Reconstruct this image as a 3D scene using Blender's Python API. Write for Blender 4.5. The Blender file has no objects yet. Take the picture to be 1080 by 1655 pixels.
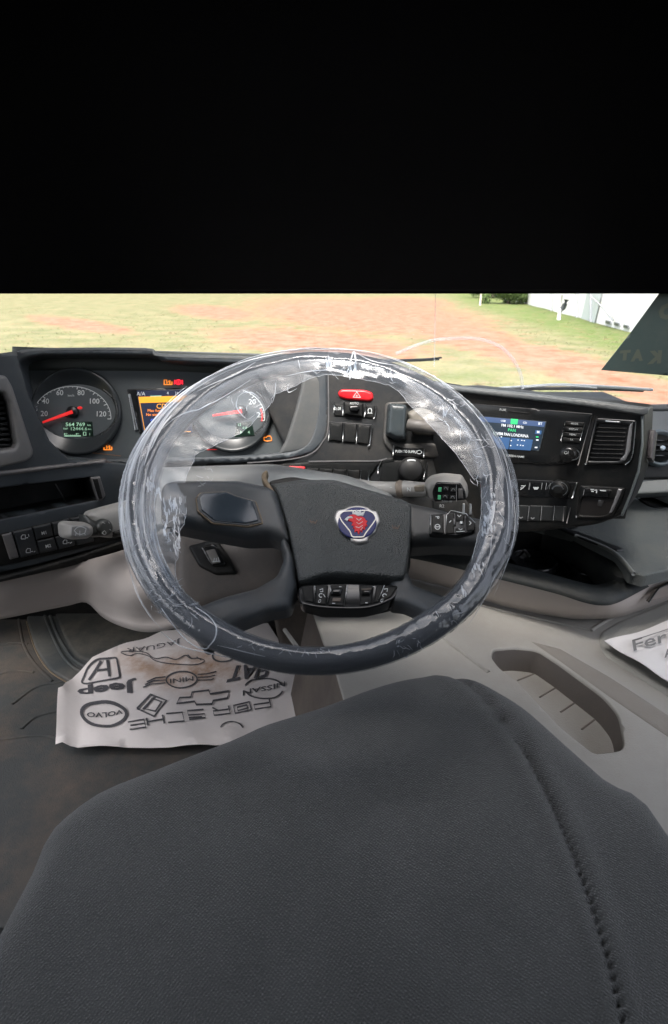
import bpy, math, random
import numpy as np
from mathutils import Vector, geometry
random.seed(7); rng = np.random.default_rng(7)
SC = bpy.context.scene; COL = SC.collection
# ------------------------------------------------------------------ camera, world, sun, exposure
F = 900.0; PITCH = math.radians(22.5); CZ = 2.45
cp, sp = math.cos(PITCH), math.sin(PITCH)
CAM = np.array([0.0, 0.0, CZ])
cam = bpy.data.objects.new('camera', bpy.data.cameras.new('camera')); COL.objects.link(cam)
cam.location = (0, 0, CZ); cam.rotation_euler = (math.pi/2 - PITCH, 0, 0)
cam.data.sensor_fit = 'HORIZONTAL'; cam.data.sensor_width = 36; cam.data.lens = 36*F/1080
cam.data.clip_start = 0.02; cam.data.clip_end = 2000
cam.data.dof.use_dof = True; cam.data.dof.focus_distance = 0.85; cam.data.dof.aperture_fstop = 13
SC.camera = cam
W = bpy.data.worlds.new('World'); SC.world = W; W.use_nodes = True
wn = W.node_tree.nodes; bg = wn['Background']
sky = wn.new('ShaderNodeTexSky'); sky.sky_type = 'NISHITA'; sky.sun_disc = False
SUN_EL, SUN_AZ = math.radians(66), math.radians(200)     # azimuth clockwise from +Y: behind the cab
sky.sun_elevation = SUN_EL; sky.sun_rotation = SUN_AZ; sky.dust_density = 6.0; sky.ozone_density = 0.3; sky.air_density = .8
hsv = wn.new('ShaderNodeHueSaturation'); hsv.inputs['Saturation'].default_value = .45      # hazy, nearly white sky
W.node_tree.links.new(sky.outputs[0], hsv.inputs['Color']); W.node_tree.links.new(hsv.outputs[0], bg.inputs[0]); bg.inputs[1].default_value = 0.15
sl = bpy.data.lights.new('sun', 'SUN'); sl.energy = 1.0; sl.angle = math.radians(20); sl.color = (1, .96, .9)
so = bpy.data.objects.new('sun', sl); COL.objects.link(so)
sd = Vector((math.sin(SUN_AZ)*math.cos(SUN_EL), math.cos(SUN_AZ)*math.cos(SUN_EL), math.sin(SUN_EL)))
so.rotation_euler = sd.to_track_quat('Z', 'Y').to_euler()
SC.view_settings.view_transform = 'Standard'; SC.view_settings.look = 'None'
SC.view_settings.exposure = 2.15; SC.view_settings.gamma = 1
SC.cycles.max_bounces = 10; SC.cycles.transparent_max_bounces = 24; SC.cycles.use_denoising = True
SC.cycles.sample_clamp_indirect = 6
# ------------------------------------------------------------------ materials
MATS = {}
def mat(name, col, rough=.5, bs=0, bstr=0, var=0, vs=12, dust=0, dcol=(.36,.30,.23), metal=0, emit=None, es=1, coat=0, spec=.5, wave=False):
    if name in MATS: return MATS[name]
    m = bpy.data.materials.new(name); m.use_nodes = True; N = m.node_tree.nodes; L = m.node_tree.links
    b = N['Principled BSDF']; b.inputs['Base Color'].default_value = (*col, 1); b.inputs['Roughness'].default_value = rough
    b.inputs['Metallic'].default_value = metal; b.inputs['Coat Weight'].default_value = coat
    b.inputs['Specular IOR Level'].default_value = spec
    if emit:
        b.inputs['Emission Color'].default_value = (*emit, 1); b.inputs['Emission Strength'].default_value = es
    if bs or var or dust:
        tc = N.new('ShaderNodeTexCoord'); src = tc.outputs['Object']
    if var or dust:
        n = N.new('ShaderNodeTexNoise'); n.inputs['Scale'].default_value = vs; n.inputs['Detail'].default_value = 8
        n.inputs['Roughness'].default_value = .65
        L.new(src, n.inputs['Vector'])
        mx = N.new('ShaderNodeMix'); mx.data_type = 'RGBA'
        mx.inputs[6].default_value = (*[max(0, k*(1-var)) for k in col], 1); mx.inputs[7].default_value = (*[k*(1+var) for k in col], 1)
        L.new(n.outputs['Fac'], mx.inputs[0]); out = mx.outputs[2]
        if dust:
            n2 = N.new('ShaderNodeTexNoise'); n2.inputs['Scale'].default_value = vs*.6; n2.inputs['Detail'].default_value = 10
            n2.inputs['Roughness'].default_value = .75
            L.new(src, n2.inputs['Vector'])
            r = N.new('ShaderNodeMapRange'); r.inputs[1].default_value = .45; r.inputs[2].default_value = .8; r.inputs[4].default_value = dust
            L.new(n2.outputs['Fac'], r.inputs[0])
            m2 = N.new('ShaderNodeMix'); m2.data_type = 'RGBA'; m2.inputs[7].default_value = (*dcol, 1)
            L.new(r.outputs[0], m2.inputs[0]); L.new(out, m2.inputs[6]); out = m2.outputs[2]
        L.new(out, b.inputs['Base Color'])
        rr = N.new('ShaderNodeMapRange'); rr.inputs[3].default_value = rough*.85; rr.inputs[4].default_value = min(1, rough*1.15)
        L.new(n.outputs['Fac'], rr.inputs[0]); L.new(rr.outputs[0], b.inputs['Roughness'])
    if bs:
        v = N.new('ShaderNodeTexVoronoi' if bstr > 0 else 'ShaderNodeTexNoise'); v.inputs['Scale'].default_value = bs
        L.new(src, v.inputs['Vector'])
        bp = N.new('ShaderNodeBump'); bp.inputs['Strength'].default_value = abs(bstr); bp.inputs['Distance'].default_value = .001
        L.new(v.outputs[0], bp.inputs['Height']); L.new(bp.outputs[0], b.inputs['Normal'])
    MATS[name] = m; return m
def shader_film(name, tint, gloss_rough, base, bump=0, scale=60, milky=0.03, glare=False):
    m = bpy.data.materials.new(name); m.use_nodes = True; N = m.node_tree.nodes; L = m.node_tree.links
    N.remove(N['Principled BSDF']); o = N['Material Output']
    tr = N.new('ShaderNodeBsdfTransparent'); tr.inputs[0].default_value = (*tint, 1)
    gl = N.new('ShaderNodeBsdfGlossy'); gl.inputs['Roughness'].default_value = gloss_rough
    df = N.new('ShaderNodeBsdfDiffuse'); df.inputs[0].default_value = (.84, .90, .98, 1)
    lw = N.new('ShaderNodeLayerWeight'); lw.inputs[0].default_value = .5
    pw = N.new('ShaderNodeMath'); pw.operation = 'POWER'; pw.inputs[1].default_value = 4
    L.new(lw.outputs['Facing'], pw.inputs[0])
    mr = N.new('ShaderNodeMapRange'); mr.inputs[3].default_value = base; mr.inputs[4].default_value = .9
    L.new(pw.outputs[0], mr.inputs[0])
    a = N.new('ShaderNodeMixShader'); L.new(mr.outputs[0], a.inputs[0]); L.new(tr.outputs[0], a.inputs[1]); L.new(gl.outputs[0], a.inputs[2])
    b = N.new('ShaderNodeMixShader'); b.inputs[0].default_value = milky; L.new(a.outputs[0], b.inputs[1]); L.new(df.outputs[0], b.inputs[2])
    L.new(b.outputs[0], o.inputs[0])
    if glare:                                    # painted glare: the film colour turns milky in streaks
        at = N.new('ShaderNodeAttribute'); at.attribute_name = 'glare'; at2 = N.new('ShaderNodeAttribute'); at2.attribute_name = 'along'
        ns = N.new('ShaderNodeTexNoise'); ns.inputs['Scale'].default_value = 1; ns.inputs['Detail'].default_value = 3; ns.inputs['Roughness'].default_value = .5
        L.new(at2.outputs['Vector'], ns.inputs['Vector'])
        r1 = N.new('ShaderNodeMapRange'); r1.inputs[1].default_value = .34; r1.inputs[2].default_value = .66; L.new(ns.outputs['Fac'], r1.inputs[0])
        mu = N.new('ShaderNodeMath'); mu.operation = 'MULTIPLY'; L.new(at.outputs['Fac'], mu.inputs[0]); L.new(r1.outputs[0], mu.inputs[1])
        ad = N.new('ShaderNodeMath'); ad.operation = 'MULTIPLY_ADD'; ad.inputs[1].default_value = .85; ad.inputs[2].default_value = milky; L.new(mu.outputs[0], ad.inputs[0]); L.new(ad.outputs[0], b.inputs[0])
    if bump:
        tc = N.new('ShaderNodeTexCoord'); n = N.new('ShaderNodeTexNoise'); n.inputs['Scale'].default_value = scale
        n.inputs['Detail'].default_value = 3; n.inputs['Distortion'].default_value = 1.2; L.new(tc.outputs['Object'], n.inputs['Vector'])
        bp = N.new('ShaderNodeBump'); bp.inputs['Strength'].default_value = bump; bp.inputs['Distance'].default_value = .003
        L.new(n.outputs[0], bp.inputs['Height'])
        for k in (gl, lw): L.new(bp.outputs[0], k.inputs['Normal'])
    MATS[name] = m; return m
BLK = mat('black_plastic', (.006,.007,.0075), .5, 900, .25, .2, 25, .07, spec=.25)
DK  = mat('dark_grey_plastic', (.013,.015,.017), .5, 1100, .3, .15, 20, .10, spec=.3)
DKL = mat('left_dash_plastic', (.042,.052,.061), .48, 1100, .3, .15, 20, .10)
TOP = mat('dash_top_plastic', (.10,.11,.115), .55, 900, .3, .15, 20, .25)
MID = mat('mid_grey_plastic', (.12,.12,.125), .45, 900, .2, .15, 30, .3)
GLB = mat('gloss_black', (.008,.009,.01), .22, 0, 0, .2, 40, .04)
DIAL = mat('dial_face', (.065,.078,.085), .6, 0, 0, .1, 30, .06)
DARKFACE = mat('instrument_face', (.055,.066,.072), .5, 0, 0, .1, 30, .08)
LCD = mat('lcd_dark', (.006,.018,.012), .3)
SIL = mat('silver_trim', (.55,.57,.58), .28, metal=1, var=.2, vs=60)
WHT = mat('white_print', (.62,.65,.66), .5)
GRYP = mat('grey_print', (.30,.31,.32), .6)
LCDT = mat('lcd_text', (.3,.5,.35), .5, emit=(.45,.8,.55), es=.12)
ORG = mat('orange_screen', (.5,.2,.02), .4, emit=(1,.42,.03), es=.22)
ORD = mat('orange_lamp', (.5,.15,.02), .4, emit=(1,.28,.03), es=.32)
REDL = mat('red_lamp', (.6,.01,.02), .4, emit=(1,.02,.04), es=.5)
REDN = mat('red_needle', (.75,.03,.03), .4, emit=(1,.03,.03), es=.1)
REDB = mat('red_button', (.62,.012,.02), .3, var=.15, vs=60, dust=.1)
BEI = mat('beige_plastic', (.43,.39,.365), .6, 700, .2, .06, 9, .10, (.30,.22,.15))
BEI2 = mat('beige_tunnel', (.35,.34,.315), .7, 500, .3, .10, 9, .35, (.24,.20,.16))
BEI3 = mat('ribbed_floor_grey', (.30,.30,.28), .75, 300, .4, .10, 9, .25, (.24,.20,.16))
SHELF = mat('shelf_grey', (.115,.127,.125), .8, 380, .8, .08, 14, .15, spec=.2)
RUB = mat('rubber_mat', (.04,.045,.047), .75, 400, .4, .35, 9, .75, (.15,.11,.08))
LEA = mat('leather_rim', (.022,.028,.038), .42, 1300, .5, .2, 60, .05)
PADM = mat('airbag_pad_grain', (.048,.055,.057), .46, 520, 1.0, .12, 30, .05)
SPK = mat('spoke_plastic', (.045,.053,.06), .4, 1200, .3, .15, 24, .30, (.17,.135,.105))
DUSTY = mat('dusty_column_plastic', (.085,.075,.068), .55, 900, .2, .2, 16, .5, (.20,.155,.12))
TAN = mat('tan_dirt', (.20,.155,.105), .8, 900, .6, .4, 200)
SEATM = mat('seat_fabric', (.055,.058,.057), .95, 700, 1.0, .3, 14, .45, (.10,.10,.10), spec=.15)
SEATB = mat('seat_black', (.008,.008,.009), .95, 900, 1.0, .2, 30, spec=.1)
ADDED_BLIND = mat('added_blind_black', (.0022,.0022,.0024), 1.0, 900, .3, .2, 30, spec=0)
PAP = mat('paper', (.72,.70,.69), .85, 60, -.6, .05, 14, .0)
# the left paper mat carries tan shoe dirt in its middle
def paper_dirty():
    m = mat('dirty_paper', (.80,.76,.75), .85, 60, -.6, .04, 14); N = m.node_tree.nodes; L = m.node_tree.links
    b = N['Principled BSDF']; at = N.new('ShaderNodeAttribute'); at.attribute_name = 'dirt'
    tc = N.new('ShaderNodeTexCoord'); n = N.new('ShaderNodeTexNoise'); n.inputs['Scale'].default_value = 11; n.inputs['Detail'].default_value = 9
    n.inputs['Roughness'].default_value = .7; L.new(tc.outputs['Object'], n.inputs['Vector'])
    mr = N.new('ShaderNodeMapRange'); mr.inputs[1].default_value = .36; mr.inputs[2].default_value = .60; L.new(n.outputs['Fac'], mr.inputs[0])
    mu = N.new('ShaderNodeMath'); mu.operation = 'MULTIPLY'; L.new(at.outputs['Fac'], mu.inputs[0]); L.new(mr.outputs[0], mu.inputs[1])
    mx = N.new('ShaderNodeMix'); mx.data_type = 'RGBA'; mx.inputs[7].default_value = (.42,.24,.13,1)
    old = b.inputs['Base Color'].links[0].from_socket
    L.new(mu.outputs[0], mx.inputs[0]); L.new(old, mx.inputs[6]); L.new(mx.outputs[2], b.inputs['Base Color'])
    return m
PAPD = paper_dirty()
INK = mat('grey_ink', (.09,.09,.10), .8, var=.2, vs=80)
BLUE = mat('emblem_blue', (.006,.012,.10), .4, spec=.25)
REDE = mat('emblem_red', (.62,.02,.03), .5, spec=.25)
CHR = mat('emblem_silver', (.34,.34,.34), .4, metal=.6, var=.2, vs=200, dust=.4)
SCRB = mat('screen_black', (.01,.012,.016), .2, emit=(.012,.02,.03), es=.5)
SCRN = mat('screen_blue', (.02,.05,.12), .25, emit=(.05,.12,.26), es=.22)
SCRG = mat('screen_green', (.02,.3,.1), .25, emit=(.06,.65,.22), es=.26)
SCRW = mat('screen_white', (.4,.4,.4), .3, emit=(.8,.85,.9), es=.28)
SKYGRN = mat('green_lamp', (.1,.4,.2), .4, emit=(.1,.5,.25), es=.05)
CABWALL = mat('cab_lining', (.02,.02,.02), .95)
WRAP = shader_film('clear_wrap', (.96,.98,1.0), .05, .06, .25, 40, .045, True)
CREASE_GLINT = shader_film('crease_glint_white', (.9,.9,.9), .15, .15, 0, 1, .42)  # pale colour for the highlights painted on the wrap
FLAP = shader_film('loose_wrap', (.90,.95,1.0), .14, .03, .06, 60, .08)
GLASS = shader_film('windscreen_glass', (.96,.98,.97), .01, .03, 0, 1, .065)  # milky share lays a painted haze over the view outside
# ------------------------------------------------------------------ geometry helpers
BASE = {}
def link(o, par=None):
    COL.objects.link(o)
    if par is not None: o.parent = par
def thing(name, label, cat, base, group=None):
    o = bpy.data.objects.new(name, None); link(o); o.location = tuple(float(k) for k in base)
    o['label'] = label; o['category'] = cat
    if group: o['group'] = group
    o.empty_display_size = .02; BASE[o.name] = np.array(base, float); return o
def struct(name, kind='structure', base=(0,0,0)):
    o = bpy.data.objects.new(name, None); link(o); o.location = base; o['kind'] = kind; BASE[o.name] = np.array(base, float); return o
def mk(name, par, V, Fc, m, smooth=True, label=None):
    V = np.asarray(V, float); b = BASE[par.name] if par is not None else np.zeros(3)
    me = bpy.data.meshes.new(name); me.from_pydata((V-b).tolist(), [], [list(map(int, f)) for f in Fc]); me.materials.append(m)
    if smooth: me.polygons.foreach_set('use_smooth', [True]*len(me.polygons))
    me.update(); o = bpy.data.objects.new(name, me); link(o, par); BASE[o.name] = b
    if label: o['label'] = label
    return o
def ray(px, py):
    v = (py-827.5)/F; return np.array([(px-540)/F, cp - v*sp, -sp - v*cp])
def wp(px, py, Y): r = ray(px, py); return CAM + r*(Y/r[1])
def wz(px, py, z): r = ray(px, py); return CAM + r*((z-CZ)/r[2])
def proj(P):
    P = np.asarray(P) - CAM; d = P[...,1]*cp - P[...,2]*sp; u = P[...,1]*sp + P[...,2]*cp
    return 540+F*P[...,0]/d, 827.5-F*u/d
class Plane:
    def __init__(s, P, n=None):
        if n is None:
            a, b, c = P; n = np.cross(b-a, c-a); P = a
        n = n/np.linalg.norm(n)
        if n @ (CAM-P) < 0: n = -n
        s.P, s.n = P, n
    def pt(s, px, py, off=0):
        r = ray(px, py); t = (s.n @ (s.P-CAM))/(s.n @ r); return CAM + r*t + s.n*off
    def sh(s, d): return Plane(s.P + s.n*d, s.n)
def PL(*q): return Plane([wp(*k) for k in q])
WC = CAM + np.array([-.0191,.6775,-.2367]); WT = math.radians(33.14)
WN = np.array([0,-math.sin(WT), math.cos(WT)]); WU = np.array([0, math.cos(WT), math.sin(WT)]); WX = np.array([1.,0,0])
class Bowl:                                   # dished surface of the wheel: hub recessed, spokes rising to the rim
    n = WN
    def __init__(s, d=.045, lift=0): s.d, s.l = d, lift
    def pt(s, px, py, off=0):
        q = math.hypot((px-560)/300, (py-860)/225); t = min(1, max(0, (q-.42)/.5)); t = t*t*(3-2*t)
        return Plane(WC - WN*(s.d*(1-t) + .012*t - s.l), WN).pt(px, py) + WN*off
def inside(x, y, poly):
    r = np.zeros(len(x), bool); n = len(poly)
    for i in range(n):
        x1, y1 = poly[i]; x2, y2 = poly[(i+1) % n]
        if y1 == y2: continue
        r ^= ((y1 > y) != (y2 > y)) & (x < (x2-x1)*(y-y1)/(y2-y1)+x1)
    return r
def dist(x, y, loops):
    D = np.full(len(x), 1e9)
    for l in loops:
        a = np.asarray(l, float); b = np.roll(a, -1, 0)
        for (ax, ay), (bx, by) in zip(a, b):
            dx, dy = bx-ax, by-ay; q = dx*dx+dy*dy
            t = np.clip(((x-ax)*dx+(y-ay)*dy)/(q or 1), 0, 1); D = np.minimum(D, np.hypot(x-ax-t*dx, y-ay-t*dy))
    return D
def rnd(pts, r, k=4):                          # round the corners of a polygon
    out = []; n = len(pts); P = [np.array(p, float) for p in pts]
    for i in range(n):
        a, b, c = P[i-1], P[i], P[(i+1) % n]; rr = r[i] if hasattr(r, '__len__') else r
        d1 = np.linalg.norm(a-b); d2 = np.linalg.norm(c-b); q = min(rr, d1*.48, d2*.48)
        p0 = b+(a-b)/d1*q; p1 = b+(c-b)/d2*q
        if q < .3: out.append(b); continue
        for j in range(k+1):
            t = j/k; out.append((1-t)**2*p0 + 2*t*(1-t)*b + t*t*p1)
    return [tuple(p) for p in out]
def cr(pts, k=4, closed=True):                 # Catmull-Rom through points (px or xyz)
    P = [np.array(p, float) for p in pts]; n = len(P); out = []
    rg = range(n) if closed else range(n-1)
    for i in rg:
        g = (lambda j: P[j % n]) if closed else (lambda j: P[min(max(j, 0), n-1)])
        a, b, c, d = g(i-1), g(i), g(i+1), g(i+2)
        for j in range(k):
            t = j/k; out.append(.5*((2*b)+(-a+c)*t+(2*a-5*b+4*c-d)*t*t+(-a+3*b-3*c+d)*t**3))
    if not closed: out.append(P[-1])
    return [tuple(p) for p in out]
def resamp(l, step):
    out = []; n = len(l)
    for i in range(n):
        a = np.array(l[i], float); b = np.array(l[(i+1) % n], float); k = max(1, int(math.ceil(np.linalg.norm(b-a)/step)))
        for j in range(k): out.append(tuple(a+(b-a)*j/k))
    return out
def relief(name, par, loops, S, m, h=.003, w=2.0, skirt=.01, step=14, off=0, extra=None, label=None, prof=(.12,.35,.65,1)):
    if not isinstance(loops[0][0], (list, tuple, np.ndarray)): loops = [loops]
    step = max(step, .5)
    loops = [resamp(l, step) for l in loops]
    V = []; E = []
    for l in loops:
        s = len(V); n = len(l); V += [Vector(p) for p in l]; E += [(s+i, s+(i+1) % n) for i in range(n)]
    inn = []
    if w > 0 and h != 0:
        for li, l in enumerate(loops):
            a = np.array(l); n = len(a); d = np.roll(a, -1, 0)-np.roll(a, 1, 0); d /= np.maximum(1e-9, np.linalg.norm(d, axis=1))[:, None]
            nn = np.stack([-d[:,1], d[:,0]], 1)
            for q in prof:
                for sg in (1, -1):
                    p = a+nn*sg*w*q
                    ok = inside(p[:,0], p[:,1], loops[0])
                    for hl in loops[1:]: ok &= ~inside(p[:,0], p[:,1], hl)
                    if ok.any():
                        pk = p[ok]; dd = dist(pk[:,0], pk[:,1], loops); inn.append(pk[dd > w*q*.93])
    A = np.array(loops[0]); x0, y0 = A.min(0); x1, y1 = A.max(0)
    gx, gy = np.meshgrid(np.arange(x0+step/2, x1, step), np.arange(y0+step/2, y1, step)); gx = gx.ravel(); gy = gy.ravel()
    if len(gx):
        ok = inside(gx, gy, loops[0])
        for hl in loops[1:]: ok &= ~inside(gx, gy, hl)
        gx, gy = gx[ok], gy[ok]
        if len(gx): ok = dist(gx, gy, loops) > max(w*1.2, step*.4); inn.append(np.stack([gx[ok], gy[ok]], 1))
    if inn:
        for p in np.concatenate(inn): V.append(Vector(p))
    r = geometry.delaunay_2d_cdt(V, E, [], 0, 1e-4)
    P = np.array([tuple(v) for v in r[0]]); T = [f for f in r[2]]
    cx = np.array([P[list(f)].mean(0) for f in T])
    ok = inside(cx[:,0], cx[:,1], loops[0])
    for hl in loops[1:]: ok &= ~inside(cx[:,0], cx[:,1], hl)
    T = [f for f, k in zip(T, ok) if k]
    d = dist(P[:,0], P[:,1], loops); t = np.clip(d/max(w, 1e-6), 0, 1); hh = h*np.sqrt(np.clip(1-(1-t)**2, 0, 1)) if w > 0 else np.full(len(P), h)
    X = [S.pt(p[0], p[1], off+z+(extra(p[0], p[1]) if extra else 0)) for p, z in zip(P, hh)]
    T2 = []
    for f in T:
        a, b, c = (X[i] for i in f[:3]); nrm = np.cross(b-a, c-a)
        T2.append(list(f) if nrm @ S.n > 0 else list(f)[::-1])
    cnt = {}
    for f in T2:
        for i in range(len(f)): e = (f[i], f[(i+1) % len(f)]); cnt[e] = 1
    bd = [e for e in cnt if (e[1], e[0]) not in cnt]
    if skirt:
        mp = {}; mb = {}
        for a, b in bd:
            for i in (a, b):
                if i not in mp:
                    mp[i] = len(X); X.append(X[i].copy()); mb[i] = len(X); X.append(X[i]-S.n*skirt)
            T2.append([mp[b], mp[a], mb[a], mb[b]])
    return mk(name, par, X, T2, m, True, label)
def ribbon(name, par, pts, S, wpx, m, off=.0006, closed=False, label=None):
    P = [np.array(p, float) for p in pts]; n = len(P); V = []; Fc = []
    for i in range(n):
        a = P[i-1] if (i or closed) else P[i]; b = P[(i+1) % n] if (i < n-1 or closed) else P[i]
        d = b-a; d /= max(1e-9, np.linalg.norm(d)); q = np.array([-d[1], d[0]])*wpx/2
        V += [S.pt(*(P[i]+q), off), S.pt(*(P[i]-q), off)]
    for i in range(n if closed else n-1):
        j = (i+1) % n; Fc.append([2*i, 2*i+1, 2*j+1, 2*j])
    return mk(name, par, V, Fc, m, False, label)
def joined(name, par, items, m, label=None):      # many flat print strokes as one printed mark; items: list of (pts, width, closed) on S
    V = []; Fc = []
    for it in items:
        s = len(V); V += it[0]; Fc += [[k+s for k in f] for f in it[1]]
    return mk(name, par, V, Fc, m, False, label)
def rib_geo(pts, S, wpx, off=.0006, closed=False):
    P = [np.array(p, float) for p in pts]; n = len(P); V = []; Fc = []
    for i in range(n):
        a = P[i-1] if (i or closed) else P[i]; b = P[(i+1) % n] if (i < n-1 or closed) else P[i]
        d = b-a; d /= max(1e-9, np.linalg.norm(d)); q = np.array([-d[1], d[0]])*wpx/2
        V += [S.pt(*(P[i]+q), off), S.pt(*(P[i]-q), off)]
    for i in range(n if closed else n-1):
        j = (i+1) % n; Fc.append([2*i, 2*i+1, 2*j+1, 2*j])
    return V, Fc
def tube(name, par, P, R, m, seg=10, label=None, cap=True):
    P = [np.array(p, float) for p in P]; n = len(P); R = R if hasattr(R, '__len__') else [R]*n; V = []; Fc = []
    up = np.array([0,0,1.]); 
    for i in range(n):
        d = P[min(i+1, n-1)]-P[max(i-1, 0)]; d /= np.linalg.norm(d)
        a = np.cross(d, up if abs(d[2]) < .95 else np.array([1.,0,0])); a /= np.linalg.norm(a); b = np.cross(d, a)
        for k in range(seg): t = 2*math.pi*k/seg; V.append(P[i]+R[i]*(a*math.cos(t)+b*math.sin(t)))
    for i in range(n-1):
        for k in range(seg): k2 = (k+1) % seg; Fc.append([i*seg+k, i*seg+k2, (i+1)*seg+k2, (i+1)*seg+k])
    if cap: Fc += [list(range(seg)), [(n-1)*seg+k for k in range(seg)][::-1]]
    return mk(name, par, V, Fc, m, True, label)
def lathe(name, par, px, py, rx, S, prof, m, seg=28, label=None, off=0):
    c = S.pt(px, py, off); r = np.linalg.norm(S.pt(px+rx, py, off)-c)
    a = S.pt(px+rx, py, off)-c; a -= S.n*(a@S.n); a /= np.linalg.norm(a); b = np.cross(S.n, a); V = []; Fc = []
    for q, h in prof:
        for k in range(seg): t = 2*math.pi*k/seg; V.append(c + (a*math.cos(t)+b*math.sin(t))*r*q + S.n*h)
    for i in range(len(prof)-1):
        for k in range(seg): k2 = (k+1) % seg; Fc.append([i*seg+k, i*seg+k2, (i+1)*seg+k2, (i+1)*seg+k])
    Fc.append([(len(prof)-1)*seg+k for k in range(seg)])
    return mk(name, par, V, Fc, m, True, label)
def txt(name, par, s, px, py, hpx, S, m, ex=(1,0), ey=None, off=.0008, wide=None, bold=0, label=None, align='CENTER', outline=None):
    cu = bpy.data.curves.new('lettering', 'FONT'); cu.body = s; cu.size = 1; cu.resolution_u = 2; cu.offset = bold
    o = bpy.data.objects.new('t', cu); COL.objects.link(o); bpy.context.view_layer.update()
    me = bpy.data.meshes.new_from_object(o); bpy.data.objects.remove(o); bpy.data.curves.remove(cu)
    V = np.array([v.co[:2] for v in me.vertices]); Fc = [list(p.vertices) for p in me.polygons]; bpy.data.meshes.remove(me)
    if not len(V): return None
    lo, hi = V.min(0), V.max(0); capH = .69
    ctr = np.array([(lo[0]+hi[0])/2 if align == 'CENTER' else lo[0], capH/2]); V = V-ctr; V /= capH
    k = hpx; kx = hpx
    if wide: kx = wide/((hi[0]-lo[0])/capH)
    ex = np.array(ex, float); ex /= np.linalg.norm(ex)
    ey = np.array(ey, float) if ey is not None else np.array([ex[1], -ex[0]]); ey /= np.linalg.norm(ey)
    Q = np.array([px, py]) + V[:, :1]*kx*ex + V[:, 1:]*k*ey
    X = [S.pt(q[0], q[1], off) for q in Q]
    return mk(name, par, X, Fc, m, False, label)
def ell(cx, cy, rx, ry, n=32, a0=0, a1=360, rot=0):
    o = []; c, s = math.cos(math.radians(rot)), math.sin(math.radians(rot)); full = abs(a1-a0) >= 360
    for i in range(n + (0 if full else 1)):
        t = math.radians(a0+(a1-a0)*i/n); x, y = rx*math.cos(t), -ry*math.sin(t); o.append((cx+x*c-y*s, cy+x*s+y*c))
    return o
def boxw(name, par, lo, hi, m, label=None):
    (a,b,c),(d,e,f) = lo, hi; V = [(a,b,c),(d,b,c),(d,e,c),(a,e,c),(a,b,f),(d,b,f),(d,e,f),(a,e,f)]
    return mk(name, par, V, [[0,3,2,1],[4,5,6,7],[0,1,5,4],[1,2,6,5],[2,3,7,6],[3,0,4,7]], m, False, label)
# ------------------------------------------------------------------ planes of the cab
PCL = PL((60,740,.98),(500,740,1.03),(280,570,1.07))          # instrument face
PHD = PL((60,740,.952),(500,740,1.0),(280,570,1.03))          # its hood
PLF = PL((0,925,.79),(0,600,.85),(200,880,.93))               # left end of the dash
PCC = PL((520,740,1.0),(740,740,.985),(620,610,1.04))         # switch fascia
PRD = PL((740,700,.97),(1040,740,.80),(1040,660,.815))        # centre stack turned to the driver
exec_parts = []
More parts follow.
